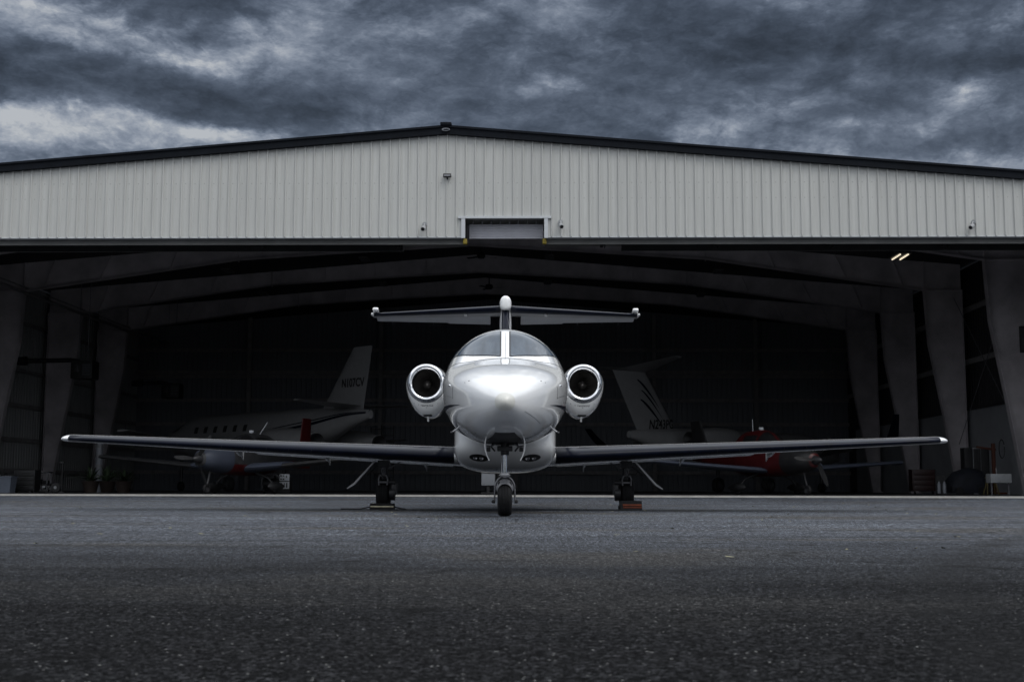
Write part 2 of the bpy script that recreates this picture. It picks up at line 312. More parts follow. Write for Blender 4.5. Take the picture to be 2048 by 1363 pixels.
# ------------------------------------------------------------------ mesh helpers
class MB:
    def __init__(s): s.v = []; s.f = []
    def add(s, vs, fs, M=None):
        o = len(s.v)
        for p in vs:
            p = Vector(p)
            s.v.append(M @ p if M else p)
        s.f += [tuple(i+o for i in f) for f in fs]
        return s
    def box(s, c, sz, rot=(0,0,0), bev=0.0):
        x, y, z = sz[0]/2, sz[1]/2, sz[2]/2
        M = Matrix.Translation(c) @ Matrix.Rotation(rot[2],4,'Z') @ Matrix.Rotation(rot[1],4,'Y') @ Matrix.Rotation(rot[0],4,'X')
        if bev <= 0:
            vs = [(a*x,b*y,c_*z) for a in (-1,1) for b in (-1,1) for c_ in (-1,1)]
            fs = [(0,1,3,2),(4,6,7,5),(0,4,5,1),(2,3,7,6),(0,2,6,4),(1,5,7,3)]
            return s.add(vs, fs, M)
        bm = bmesh.new(); bmesh.ops.create_cube(bm, size=1.0)
        for w in bm.verts: w.co = Vector((w.co.x*sz[0], w.co.y*sz[1], w.co.z*sz[2]))
        bmesh.ops.bevel(bm, geom=bm.edges[:], offset=bev, segments=2, profile=.6, affect='EDGES')
        bm.verts.ensure_lookup_table()
        vs = [w.co.copy() for w in bm.verts]; fs = [tuple(w.index for w in f.verts) for f in bm.faces]; bm.free()
        return s.add(vs, fs, M)
    def loft(s, rings, closed=True, cap0=False, cap1=False, M=None):
        n = len(rings[0]); vs = [p for r in rings for p in r]; fs = []
        for i in range(len(rings)-1):
            for j in range(n if closed else n-1):
                a = i*n+j; b = i*n+(j+1) % n
                fs.append((a, b, b+n, a+n))
        if cap0: fs.append(tuple(range(n-1, -1, -1)))
        if cap1: fs.append(tuple(range((len(rings)-1)*n, len(rings)*n)))
        return s.add(vs, fs, M)
    def cyl(s, p0, p1, r0, r1=None, n=16, caps=True):
        if r1 is None: r1 = r0
        p0 = Vector(p0); p1 = Vector(p1); d = (p1-p0).normalized()
        a = d.orthogonal().normalized(); b = d.cross(a)
        ring = lambda p, r: [p + (a*math.cos(2*math.pi*i/n) + b*math.sin(2*math.pi*i/n))*r for i in range(n)]
        return s.loft([ring(p0, r0), ring(p1, r1)], True, caps, caps)
    def tube(s, pts, r, n=10, caps=True):
        pts = [Vector(p) for p in pts]; rings = []
        up = None
        for i, p in enumerate(pts):
            d = (pts[min(i+1, len(pts)-1)] - pts[max(i-1, 0)]).normalized()
            a = d.orthogonal().normalized() if up is None else (up - d*up.dot(d)).normalized()
            up = a; b = d.cross(a); rr = r[i] if isinstance(r, (list, tuple)) else r
            rings.append([p + (a*math.cos(2*math.pi*j/n) + b*math.sin(2*math.pi*j/n))*rr for j in range(n)])
        return s.loft(rings, True, caps, caps)
    def rev(s, prof, c, axis='Y', n=48, M=None):      # prof: (along axis, radius)
        rings = []
        for (h, r) in prof:
            ring = []
            for j in range(n):
                t = 2*math.pi*j/n; p, q = r*math.cos(t), r*math.sin(t)
                o = {'Y': (p, h, q), 'Z': (p, q, h), 'X': (h, p, q)}[axis]
                ring.append((c[0]+o[0], c[1]+o[1], c[2]+o[2]))
            rings.append(ring)
        return s.loft(rings, True, False, False, M)
    def prism(s, poly, plane, a, b, M=None):           # poly in 2D, extruded from a to b along the third axis
        def P(q, t): return {'XZ': (q[0], t, q[1]), 'YZ': (t, q[0], q[1]), 'XY': (q[0], q[1], t)}[plane]
        return s.loft([[P(q, a) for q in poly], [P(q, b) for q in poly]], True, True, True, M)
    def build(s, name, m, parent=None, smooth=30, loc=None):
        me = bpy.data.meshes.new(name); bm = bmesh.new()
        vs = [bm.verts.new(p) for p in s.v]
        for f in s.f:
            try: bm.faces.new([vs[i] for i in f])
            except Exception: pass
        bmesh.ops.remove_doubles(bm, verts=bm.verts, dist=1e-5)
        bmesh.ops.dissolve_degenerate(bm, edges=bm.edges, dist=1e-6)
        bmesh.ops.recalc_face_normals(bm, faces=bm.faces)
        if smooth:
            lim = rad(smooth)
            for f in bm.faces: f.smooth = True
            for e in bm.edges:
                if len(e.link_faces) == 2 and e.calc_face_angle(0) > lim: e.smooth = False
        bm.to_mesh(me); bm.free()
        for mm in (m if isinstance(m, (list, tuple)) else [m]): me.materials.append(mm)
        o = bpy.data.objects.new(name, me); COL.objects.link(o)
        if parent: o.parent = parent
        if loc: o.location = loc
        return o
def tag(o, label=None, cat=None, group=None, kind=None):
    if label: o['label'] = label
    if cat: o['category'] = cat
    if group: o['group'] = group
    if kind: o['kind'] = kind
    return o
def empty(name, loc=(0,0,0), rz=0.0, label=None, cat=None, group=None):
    o = bpy.data.objects.new(name, None); COL.objects.link(o); o.location = loc; o.rotation_euler = (0,0,rz); o.empty_display_size = .2
    return tag(o, label, cat, group)
def kids(o): return [c for c in bpy.data.objects if c.parent == o]
def copy_tree(o, parent=None):
    c = o.copy(); COL.objects.link(c)
    if parent: c.parent = parent
    for ch in kids(o): copy_tree(ch, c)
    return c
def W3(px, py, Y):     # a point seen at photo pixel (px, py) at ground distance Y: used to read sizes off the photo
    dy = (681.5-py)/F; dx = (px-1024)/F
    k = Y/(math.cos(PITCH)-dy*math.sin(PITCH))
    return Vector((dx*k, Y, CH + k*(math.sin(PITCH)+dy*math.cos(PITCH))))
def text_mesh(name, body, size, m, parent, M, extrude=.002, shear=0.0, bold=0.0, sx=1.0):
    cu = bpy.data.curves.new(name, 'FONT'); cu.body = body; cu.size = size; cu.extrude = extrude; cu.shear = shear; cu.offset = bold
    cu.align_x = 'CENTER'; cu.align_y = 'CENTER'
    to = bpy.data.objects.new(name+'_tmp', cu); COL.objects.link(to)
    dg = bpy.context.evaluated_depsgraph_get(); dg.update()
    me = bpy.data.meshes.new_from_object(to.evaluated_get(dg)); me.name = name
    bpy.data.objects.remove(to); bpy.data.curves.remove(cu)
    me.transform(Matrix.Diagonal((sx,1,1,1))); me.transform(M); me.materials.clear(); me.materials.append(m)
    o = bpy.data.objects.new(name, me); COL.objects.link(o); o.parent = parent
    return o
def pchip(xs, ys):
    n = len(xs); h = [xs[i+1]-xs[i] for i in range(n-1)]; dl = [(ys[i+1]-ys[i])/h[i] for i in range(n-1)]
    d = [0]*n; d[0] = dl[0]; d[-1] = dl[-1]
    for i in range(1, n-1):
        if dl[i-1]*dl[i] <= 0: d[i] = 0
        else:
            w1 = 2*h[i]+h[i-1]; w2 = h[i]+2*h[i-1]; d[i] = (w1+w2)/(w1/dl[i-1]+w2/dl[i])
    def f(x):
        x = min(max(x, xs[0]), xs[-1]); i = 0
        while i < n-2 and x > xs[i+1]: i += 1
        t = (x-xs[i])/h[i]; t2 = t*t; t3 = t2*t
        return (2*t3-3*t2+1)*ys[i] + (t3-2*t2+t)*h[i]*d[i] + (-2*t3+3*t2)*ys[i+1] + (t3-t2)*h[i]*d[i+1]
    return f
class Body:        # lofted body, sections (a, top, bottom, halfwidth, widest z); a runs aft
    def __init__(s, secs, nt=2.0, nb=2.45, root=True, x0=0.0):
        q = [math.sqrt(t[0]-secs[0][0]) if root else t[0] for t in secs]
        s.a0 = secs[0][0]; s.root = root; s.nt = nt; s.nb = nb; s.x0 = x0; s.a1 = secs[-1][0]
        s.f = [pchip(q, [t[i] for t in secs]) for i in range(1, 5)]
    def sec(s, a):
        q = math.sqrt(max(0, a-s.a0)) if s.root else a
        return [f(q) for f in s.f]
    def pt(s, a, th, off=0.0):
        zt, zb, hw, zc = s.sec(a); c, sn = math.cos(th), math.sin(th)
        n = s.nt if c >= 0 else s.nb
        x = s.x0 + math.copysign(abs(sn)**(2/n), sn)*hw
        z = zc + (zt-zc)*abs(c)**(2/n) if c >= 0 else zc - (zc-zb)*abs(c)**(2/n)
        p = Vector((x, a, z))
        if off:
            e = 1e-3
            da = s.pt(min(a+e, s.a1), th) - s.pt(max(a-e, s.a0), th); dt = s.pt(a, th+e) - s.pt(a, th-e)
            nn = da.cross(dt)
            if nn.length > 1e-12:
                nn.normalize()
                if nn.dot(p - Vector((s.x0, a+.15, zc))) < 0: nn = -nn
                p = p + nn*off
        return p
    def mesh(s, na=120, nth=72, a_from=None, a_to=None):
        b = MB(); A0 = a_from if a_from is not None else s.a0; A1 = a_to if a_to is not None else s.a1
        rings = []
        for i in range(na+1):
            t = i/na
            a = A0 + (A1-A0)*(t*t*.6+t*.4 if s.root and a_from is None else t)
            rings.append([s.pt(max(a, s.a0+1e-6), 2*math.pi*j/nth) for j in range(nth)])
        return b.loft(rings, True, True, True)
    def patch(s, curve, ni, nj, off, thick):     # curve(i,j in 0..1) -> (a, th); a thin shell lying on the body
        b = MB(); g = [[s.pt(*curve(i/ni, j/nj), off) for j in range(nj+1)] for i in range(ni+1)]
        h = [[s.pt(*curve(i/ni, j/nj), off-thick) for j in range(nj+1)] for i in range(ni+1)]
        b.loft(g, False); b.loft(h, False)
        rim = lambda G: [G[i][0] for i in range(ni+1)] + [G[ni][j] for j in range(1, nj+1)] + [G[i][nj] for i in range(ni-1, -1, -1)] + [G[0][j] for j in range(nj-1, 0, -1)]
        b.loft([rim(g), rim(h)], True)
        return b
def naca(t, camber=.02, n=22, x0=0.0, x1=1.0):   # unit-chord section from x1 upper round the nose to x1 lower
    up, lo = [], []
    for i in range(n+1):
        b = i/n; x = x0 + (x1-x0)*(1-math.cos(b*math.pi/2)) if x1 < .5 else .5*(1-math.cos(b*math.pi))
        y = 5*t*(.2969*math.sqrt(x)-.126*x-.3516*x*x+.2843*x**3-.1015*x**4); c = camber*4*x*(1-x)
        up.append((x, c+y)); lo.append((x, c-y))
    return up[::-1] + lo[1:]
# ------------------------------------------------------------------ setting: ground
def ground():
    b = MB()
    ys = [-160, 26, 30, 33, 36, 38, 39.0, 39.5, 40.2, 60, 120, 400, 1200]
    xs = [-700, 700]
    def z(y): return 0.0 if y < 26 else (.066*min(1, (y-26)/13.2)**1.2)
    g = [[(x, y, z(y) if y < 45 else .066 - (.0 if y < 100 else .2)) for x in xs] for y in ys]
    b.loft(g, False)
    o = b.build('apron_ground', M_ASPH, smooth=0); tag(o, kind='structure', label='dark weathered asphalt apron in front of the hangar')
ground()
PHI = rad(1.24); HX, HY = -2.13, 40.0
def HP(u, v, z=0.0): return Vector((HX + u*math.cos(PHI) + v*math.sin(PHI), HY - u*math.sin(PHI) + v*math.cos(PHI), z))
FZ = .108
b = MB(); b.box((0, 18.5, FZ-.15), (43.6, 37.6, .3)); fl = b.build('hangar_floor', M_FLOOR, smooth=0); fl.location = (HX, HY, 0); fl.rotation_euler = (0,0,-PHI)
tag(fl, kind='structure', label='dark painted concrete floor inside the hangar')
b = MB(); b.box((0, -.54, FZ-.14), (60, .48, .3)); fl = b.build('concrete_threshold', M_CONC, smooth=0); fl.location = (HX, HY, 0); fl.rotation_euler = (0,0,-PHI)
tag(fl, kind='structure', label='pale concrete lip along the hangar door line')
def woods():     # low wooded ridges around the airfield, mirrored in the white paint
    for nm, R0, H0, a0, a1, seed in (('wooded_ridge', 150, 8.5, 100, 260, 3),):
        rnd = random.Random(seed); b = MB(); rings = []
        n = 260
        hts = [H0*(.55+.45*math.sin(i*.11+1))*(.8+.4*rnd.random()) + rnd.random()*2.2 for i in range(n+1)]
        prof = [(0, 0), (2, .45), (6, .8), (10, 1.0), (18, .9), (30, 0)]
        for (dr, fz) in prof:
            ring = []
            for i in range(n+1):
                t = rad(a0 + (a1-a0)*i/n); R = R0+dr+rnd.random()*1.5
                ring.append((R*math.sin(t), R*math.cos(t), hts[i]*fz*(1+.12*(rnd.random()-.5)) - .3))
            rings.append(ring)
        b.loft(rings, False)
        tag(b.build(nm, M_WOODS, smooth=0), kind='structure', label='dark low wooded ridge behind the photographer')
woods()
# ------------------------------------------------------------------ the hangar
RIDGE, SLOPE, HALF = 11.86, 1/12, 21.6
HDR = 8.27
hangar = empty('hangar', (HX, HY, 0), -PHI, 'wide white ribbed metal hangar with dark gable trim and open front', 'hangar')
def roofz(u): return RIDGE - .27 - abs(u)*SLOPE
def ribbed(u0, u1, zlo, zhi, y, sgn=-1, h=.032, step=RIB, brk=()):
    """vertical ribbed sheet from u0 to u1 in the plane y; zlo/zhi functions of u"""
    pts = []; i0 = math.floor(u0/step); u = i0*step
    while u < u1+step:
        for (du, hh) in ((0, 0), (.022, h), (.052, h), (.074, 0), (.135, 0), (.142, .001), (.155, .001), (.162, 0), (.225, 0), (.232, .001), (.245, .001), (.252, 0)):
            if u0 <= u+du <= u1: pts.append((u+du, hh))
        u += step
    pts += [(q_, 0) for q_ in brk]; pts.sort()
    pts = [(u0, 0)] + [p for p in pts if u0+1e-4 < p[0] < u1-1e-4] + [(u1, 0)]
    b = MB(); b.loft([[(p[0], y+sgn*p[1], zlo(p[0])) for p in pts], [(p[0], y+sgn*p[1], zhi(p[0])) for p in pts]], False)
    return b, pts
TDL, TDR, TDT = .62, 3.16, 8.86
wl = MB()
t, _ = ribbed(-HALF, HALF, lambda u: TDT+.06 if TDL-.10 <= u <= TDR+.10 else HDR, lambda u: roofz(u)+.03, 0.0, h=.048, brk=(TDL-.101, TDL-.10, TDR+.10, TDR+.101))
wl.add(t.v, t.f)
for s in (-1, 1):      # wall beside the opening, down to the ground (outside the photo)
    t, _ = ribbed(19.9 if s > 0 else -HALF, HALF if s > 0 else -19.9, lambda u: FZ, lambda u: HDR, 0.0)
    wl.add(t.v, t.f)
wl.build('front_wall', M_WALL, hangar, smooth=25)
# door header box and its soffit
b = MB(); b.box((-(19.9-TDL+.10)/2+TDL-.10+.0, .95, HDR+.30), (19.9+TDL-.10, 1.84, .56)); 
b.v = []; b.f = []
b.box(((-HALF+TDL-.1)/2, .10, HDR-.012), (HALF+TDL-.1, .24, .03)); b.box(((HALF+TDR+.1)/2, .10, HDR-.012), (HALF-TDR-.1, .24, .03))
b.build('drip_trim', M_TRIM, hangar, smooth=0)
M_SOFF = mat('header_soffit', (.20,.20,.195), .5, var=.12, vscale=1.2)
for (a, c) in ((-HALF, TDL-.02), (TDR+.02, HALF)):
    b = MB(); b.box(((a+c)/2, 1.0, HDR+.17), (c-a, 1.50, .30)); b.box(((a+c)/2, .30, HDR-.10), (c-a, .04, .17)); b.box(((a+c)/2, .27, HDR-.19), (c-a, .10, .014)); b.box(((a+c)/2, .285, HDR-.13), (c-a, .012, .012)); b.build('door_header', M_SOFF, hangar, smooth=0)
    b = MB()
    b.box(((a+c)/2, .52, HDR-.03), (c-a, .05, .10)); b.box(((a+c)/2, .66, HDR-.05), (c-a, .05, .14)); b.build('door_track', M_GIRT, hangar, smooth=0)
    b = MB(); b.box(((a+c)/2 + (-.9 if a < 0 else 1.3), 1.28, HDR-.10), (c-a-2.4, .05, .24)); b.build('door_track', M_MACH, hangar, smooth=0)
    b = MB(); b.box(((a+c)/2 + (-.9 if a < 0 else 1.3), 1.55, HDR-.13), (c-a-2.4, .05, .10)); b.build('door_track', M_GIRT, hangar, smooth=0)
    n = 5
    for i in range(n):
        uu = a + (c-a)*(i+.5)/n
        b = MB(); b.box((uu, .9, HDR-.08), (.10, .5, .12)); b.box((uu+.09, .8, HDR-.10), (.03, .3, .2)); b.build('track_bracket', M_MACH, hangar, smooth=0)
# tail door opening
b = MB()
b.box((TDL-.05, -.03, (HDR+TDT)/2), (.12, .10, TDT-HDR+.10)); b.box((TDR+.05, -.03, (HDR+TDT)/2), (.12, .10, TDT-HDR+.10))
b.box(((TDL+TDR)/2, -.035, TDT+.03), (TDR-TDL+.42, .11, .07)); b.build('tail_door_trim', M_TRIM, hangar, smooth=0)
b = MB(); b.box((TDL-.01, .55, (HDR+TDT)/2), (.02, 1.1, TDT-HDR)); b.box((TDR+.01, .55, (HDR+TDT)/2), (.02, 1.1, TDT-HDR)); b.box(((TDL+TDR)/2, .55, TDT+.008), (TDR-TDL, 1.1, .02))
b.build('tail_door_recess', M_SOFF, hangar, smooth=0)
b = MB()
for i in range(9):
    zz = HDR+.02+i*.052; b.box(((TDL+TDR)/2+.04, .42+.006*(i % 2), zz+.024), (TDR-TDL-.16, .04, .048), bev=.008)
b.build('roll_up_tail_door', M_ROLL, hangar, smooth=30)
for i in range(8): b = MB(); b.box((TDL+.25+i*.29, .34, HDR+.53), (.04, .12, .10)); b.build('door_bracket', M_GEAR, hangar, smooth=0)
for u in (TDL+.0, TDR-.0):
    b = MB(); b.box((u, .20, HDR-.12), (.13, .20, .17), bev=.02); b.build('rubber_bumper', M_YEL, hangar)
# fascia and roof
b = MB(); 
for s in (-1, 1):
    L = HALF+.35
    prof = [(-.16, -.265), (-.16, -.05), (-.20, -.05), (-.20, .02), (-.03, .02), (.05, .02), (.05, -.265)]
    b.loft([[(0, y, RIDGE+z) for (y, z) in prof], [(s*L, y, RIDGE+z-L*SLOPE) for (y, z) in prof]], True, False, True)
b.build('gable_fascia', M_FASCIA, hangar, smooth=0)
b = MB()
for s in (-1, 1):
    L = HALF+.4
    b.loft([[(0, .05, RIDGE-.02), (0, 37.7, RIDGE-.02), (0, 37.7, RIDGE-.10), (0, .05, RIDGE-.10)], [(s*L, .05, RIDGE-.02-L*SLOPE), (s*L, 37.7, RIDGE-.02-L*SLOPE), (s*L, 37.7, RIDGE-.10-L*SLOPE), (s*L, .05, RIDGE-.10-L*SLOPE)]], True, False, True)
b.build('roof', M_DARKROOF, hangar, smooth=0)
b = MB(); b.box((0, 4.0, RIDGE+.05), (.36, 8.5, .10), bev=.02); b.build('ridge_vent', M_FASCIA, hangar)
b = MB(); b.rev([(-.225, 0), (-.225, .13), (-.205, .15), (-.19, .15), (-.19, 0)], (0,0,0), 'Y', 40); 
for p in b.v: p.x *= .9
for i, p in enumerate(b.v): p.z = p.z*.38 + RIDGE-.14
b.build('maker_emblem', M_EMBL, hangar)
b = MB(); b.rev([(-.231, 0), (-.231, .10), (-.222, .105), (-.222, 0)], (0,0,0), 'Y', 40)
for p in b.v: p.x = p.x*.9 + .012; p.z = p.z*.20 + RIDGE-.145
b.build('maker_emblem_badge', M_FASCIA, hangar)
# side and back walls
def wall_plane(name, m, ang, off, u0, u1, zhi):
    b, _ = ribbed(u0, u1, lambda u: FZ, zhi, 0.0, -1, .028)
    M = Matrix.Translation(off) @ Matrix.Rotation(ang, 4, 'Z')
    b.v = [M @ p for p in b.v]; return b.build(name, m, hangar, smooth=25)
ez = roofz(HALF)+.12
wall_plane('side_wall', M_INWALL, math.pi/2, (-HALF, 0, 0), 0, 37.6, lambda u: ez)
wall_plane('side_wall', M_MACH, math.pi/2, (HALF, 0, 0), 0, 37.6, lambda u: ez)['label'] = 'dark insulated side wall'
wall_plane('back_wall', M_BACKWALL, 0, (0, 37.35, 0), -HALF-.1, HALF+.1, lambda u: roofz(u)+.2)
b = MB(); b.box((HALF-.12, 17.5, FZ+1.78), (.06, 35, 3.56)); b.build('white_wainscot', M_WAINS, hangar, smooth=0)
b = MB(); b.box((HALF-.16, 17.5, FZ+3.60), (.16, 35, .08)); b.build('wainscot_ledge', M_MACH, hangar, smooth=0)
def zgirt(name, p0, p1, depth, h, parent=hangar, m=M_GIRT):
    p0 = Vector(p0); p1 = Vector(p1); d = (p1-p0); L = d.length; ang = math.atan2(d.y, d.x)
    b = MB(); b.box((L/2, 0, 0), (L, .012, h)); b.box((L/2, depth/2, h/2), (L, depth, .012)); b.box((L/2, -depth/2, -h/2), (L, depth, .012))
    M = Matrix.Translation(p0) @ Matrix.Rotation(ang, 4, 'Z'); b.v = [M @ q for q in b.v]
    return b.build(name, m, parent, smooth=0)
for z in (1.05, 2.5, 4.1, 5.75, 8.0): zgirt('wall_girt', (-HALF+.12, .3, z), (-HALF+.12, 37, z), .07, .20)
for z in (1.2, 2.6, 4.1, 5.55, 7.0, 7.25, 8.6): zgirt('wall_girt', (-HALF, 37.05, z), (HALF, 37.05, z), .07, .20)
for z in (5.75, 8.0): zgirt('wall_girt', (HALF-.12, .3, z), (HALF-.12, 37, z), .07, .20)
for u in (-14.6, -6.6, 1.6, 9.9, 16): 
    b = MB(); b.box((u, 36.85, 5.4), (.20, .03, 10.6)); b.box((u, 36.72, 5.4), (.012, .25, 10.6)); b.box((u, 36.6, 5.4), (.20, .012, 10.6)); b.build('wind_post', M_GIRT, hangar, smooth=0)
# rigid frames: rafters and tapered columns as I sections
def ipiece(b, top, bot, web_y, fw=.32, tf=.03, tw=.012):
    """top, bot: polylines (u,z) of outer and inner flange; flanges are strips fw wide along y"""
    for pl in (top, bot):
        for i in range(len(pl)-1):
            (u0, z0), (u1, z1) = pl[i], pl[i+1]; d = Vector((u1-u0, z1-z0)); L = d.length
            n = Vector((-d.y, d.x)).normalized()*tf/2
            q = [(u0-n.x, z0-n.y), (u1-n.x, z1-n.y), (u1+n.x, z1+n.y), (u0+n.x, z0+n.y)]
            b.prism(q, 'XZ', web_y-fw/2, web_y+fw/2)
    poly = top + bot[::-1]
    for i in range(min(len(top), len(bot))-1):
        q = [top[i], top[i+1], bot[i+1], bot[i]]
        b.prism(q, 'XZ', web_y-tw/2, web_y+tw/2)
def frame(v):
    b = MB()
    T = lambda u: 11.80 - abs(u)*SLOPE
    for s in (-1, 1):
        ks = [0, 5.1, 10.23, 19.65]
        bots = [10.87, 10.58, 10.25, 8.86]
        ipiece(b, [(s*k_, T(k_)) for k_ in ks] + [(s*21.25, T(21.25))], [(s*k_, z_) for k_, z_ in zip(ks, bots)] + [(s*21.25, 8.86)], v)
        zs = [8.86, 6.55, 3.56, FZ]; inn = [19.65, 19.78, 20.30, 20.85]
        ipiece(b, [(s*21.25, z_) for z_ in zs], [(s*i_, z_) for i_, z_ in zip(inn, zs)], v)
        # splice plates and stiffeners across the web
        for u_, dt, db in ((10.23, 0, 0), (2.6, 0, 0), (5.1, .25, 0), (7.6, 0, .0), (12.9, 0, .35), (15.8, 0, .5), (18.3, .0, .45), (19.65, 0, 0)):
            zt_ = T(u_); import_b = bots[0] + 0
            # inner flange height at u_
            for j in range(3):
                if ks[j] <= u_ <= ks[j+1]: zb_ = bots[j] + (bots[j+1]-bots[j])*(u_-ks[j])/(ks[j+1]-ks[j])
            q = [(s*u_-.008, zt_), (s*u_+.008, zt_), (s*(u_+db)+.008, zb_-(.10 if u_ == 10.23 else 0)), (s*(u_+db)-.008, zb_-(.10 if u_ == 10.23 else 0))]
            b.prism(q, 'XZ', v-.12, v+.12)
        b.box((s*20.45, v, 8.84), (1.62, .27, .05))
        b.box((s*21.05, v, FZ+.02), (.55, .4, .04))
    return b.build('steel_frame', M_FRAME, hangar, smooth=0)
for v in (7.6, 15.1, 22.15, 29.2): frame(v)
for s in (-1, 1):
    for i in range(13):
        u = s*(1.0 + i*1.6); z = 11.80 - abs(u)*SLOPE
        b = MB(); b.box((u, 18.7, z+.01), (.09, 37, .012)); b.box((u, 18.7, z+.065), (.012, 37, .10)); b.build('purlin', M_GIRT, hangar, smooth=0)
b = MB(); b.cyl((-19.62, 1.5, 8.80), (-19.62, 36.6, 8.80), .075, n=12); b.build('eave_strut', M_GIRT, hangar)
b = MB(); b.cyl((-19.5, 1.5, 8.98), (-19.5, 36.6, 8.98), .03, n=8); b.build('eave_strut', M_GIRT, hangar)
for (a, c) in (((20.9, 7.8, 8.5), (20.9, 15.0, 2.2)), ((20.9, 15.0, 8.5), (20.9, 7.8, 2.2))):
    b = MB(); b.cyl(a, c, .016, n=6); b.build('brace_rod', M_GEAR, hangar)
# door stack beside the opening
for s in (-1, 1):
    b = MB(); b.box((s*20.4, 2.6, 4.2), (1.1, .12, 8.1)); b.build('sliding_door_leaf', M_INWALL, hangar, smooth=0)
# ------------------------------------------------------------------ fixtures on and in the hangar
def sec_cam(u, z, yaw, label):
    o = empty('security_camera', HP(u, -.02, z), -PHI+yaw, label, 'security camera', 'bullet cameras on the hangar wall')
    b = MB(); b.cyl((0, .0, .10), (0, -.04, .10), .075, n=20); b.build('wall_plate', M_CAMW, o)
    b = MB(); b.tube([(0, -.03, .10), (0, -.10, .10), (0, -.13, .03)], .025); b.build('arm', M_CAMW, o)
    b = MB(); b.rev([(0, 0), (0, .055), (-.02, .07), (-.26, .07), (-.285, .062), (-.27, .05), (-.27, 0)], (0, 0, 0), 'Y', 24)
    M = Matrix.Translation((0, -.10, -.02)) @ Matrix.Rotation(rad(22), 4, 'X'); b.v = [M @ p for p in b.v]; b.build('camera_body', M_CAMW, o)
    b = MB(); b.rev([(-.268, 0), (-.275, .05), (-.288, .048), (-.292, 0)], (0, 0, 0), 'Y', 24); b.v = [M @ p for p in b.v]; b.build('lens', M_SEAL, o)
sec_cam(-.66, 8.57, rad(-5), 'small grey bullet camera on the wall left of the tail door opening')
sec_cam(3.66, 8.64, rad(6), 'small grey bullet camera on the wall just right of the tail door opening')
sec_cam(16.72, 8.60, rad(-35), 'small grey bullet camera alone at the far right end of the wall')
o = empty('floodlight', HP(.05, -.03, 10.22), -PHI, 'small black floodlight mounted high on the gable wall under the ridge', 'floodlight')
b = MB(); b.box((0, -.08, .02), (.26, .10, .11), (rad(-12),0,0), bev=.015); b.build('housing', M_MACH, o)
b = MB(); b.box((0, -.135, .012), (.20, .012, .055), (rad(-12),0,0)); b.build('lens', M_LENS, o)
b = MB(); b.cyl((0, 0, -.08), (0, -.06, -.05), .028, n=14); b.tube([(0, -.05, -.055), (0, -.08, -.02)], .018); b.build('bracket', M_MACH, o)

lamp0 = None
def bay_light(px, py, Y, label):
    global lamp0
    p = W3(px, py, Y)
    if lamp0 is None:
        o = empty('ceiling_light', p, -PHI, label, 'ceiling light', 'unlit high bay lights under the rafters'); lamp0 = o
        b = MB(); b.box((0, 0, .02), (.42, .9, .06), bev=.01); b.build('housing', M_HOUS, o)
        b = MB(); b.box((0, 0, -.03), (.36, .84, .03)); b.build('diffuser', M_LENS, o)
        b = MB(); b.cyl((-.1, 0, .05), (-.1, 0, .55), .01, n=6); b.cyl((.1, 0, .05), (.1, 0, .55), .01, n=6); b.build('hanger', M_GEAR, o)
    else:
        o = copy_tree(lamp0); o.location = p; tag(o, label)
bay_light(455, 543, 59, 'unlit high bay light second from the left above the near beams')
bay_light(728, 519, 59, 'unlit high bay light just left of the front ceiling fan')
bay_light(1095, 514.5+50, 66, 'unlit high bay light above the right side of the parked jet tail')
bay_light(1436, 542, 59, 'unlit high bay light on the right half above the second beam')
bay_light(1098, 514, 59, 'unlit high bay light right of the front ceiling fan')
bay_light(526, 589, 66, 'unlit high bay light left of the jet tail above the third beam')
bay_light(766, 569, 66, 'unlit high bay light just above the left tail tip')
bay_light(1402, 589, 66, 'unlit high bay light right of the right tail tip')
o = empty('ceiling_light', W3(1800, 512, 51), -PHI, 'the only lit ceiling light, two bright warm tubes at the upper right', 'ceiling light')
b = MB(); b.box((0, 0, .06), (.62, 1.25, .05), bev=.01); b.build('housing', M_HOUS, o)
for s in (-1, 1): b = MB(); b.cyl((s*.16, -.58, .0), (s*.16, .58, .0), .032, n=12); b.build('tube', M_LIT, o)
b = MB(); b.cyl((-.2, 0, .08), (-.2, 0, .8), .012, n=6); b.cyl((.2, 0, .08), (.2, 0, .8), .012, n=6); b.build('hanger', M_GEAR, o)
def fan(px, py, Y, label, rot, drop):
    o = empty('ceiling_fan', W3(px, py, Y), rot, label, 'ceiling fan', 'large black ceiling fans on the ridge line')
    b = MB(); b.cyl((0,0,.1), (0,0,drop), .03, n=8); b.build('downrod', M_MACH, o)
    b = MB(); b.rev([(-.08, 0), (-.08, .14), (.0, .2), (.14, .18), (.2, .05), (.2, 0)], (0,0,0), 'Z', 20); b.build('motor', M_MACH, o)
    for i in range(3):
        t = i*2*math.pi/3+.2; M = Matrix.Rotation(t, 4, 'Z') @ Matrix.Rotation(rad(12), 4, 'X')
        b = MB(); b.box((.42, 0, 0), (.7, .14, .014)); b.v = [M @ p for p in b.v]; b.build('blade', M_MACH, o)
fan(962, 513, 57, 'black three blade ceiling fan nearest the door', .25, 1.25)
fan(978, 575, 65, 'black three blade ceiling fan deeper in the hangar above the jet tail', -.3, 1.9)
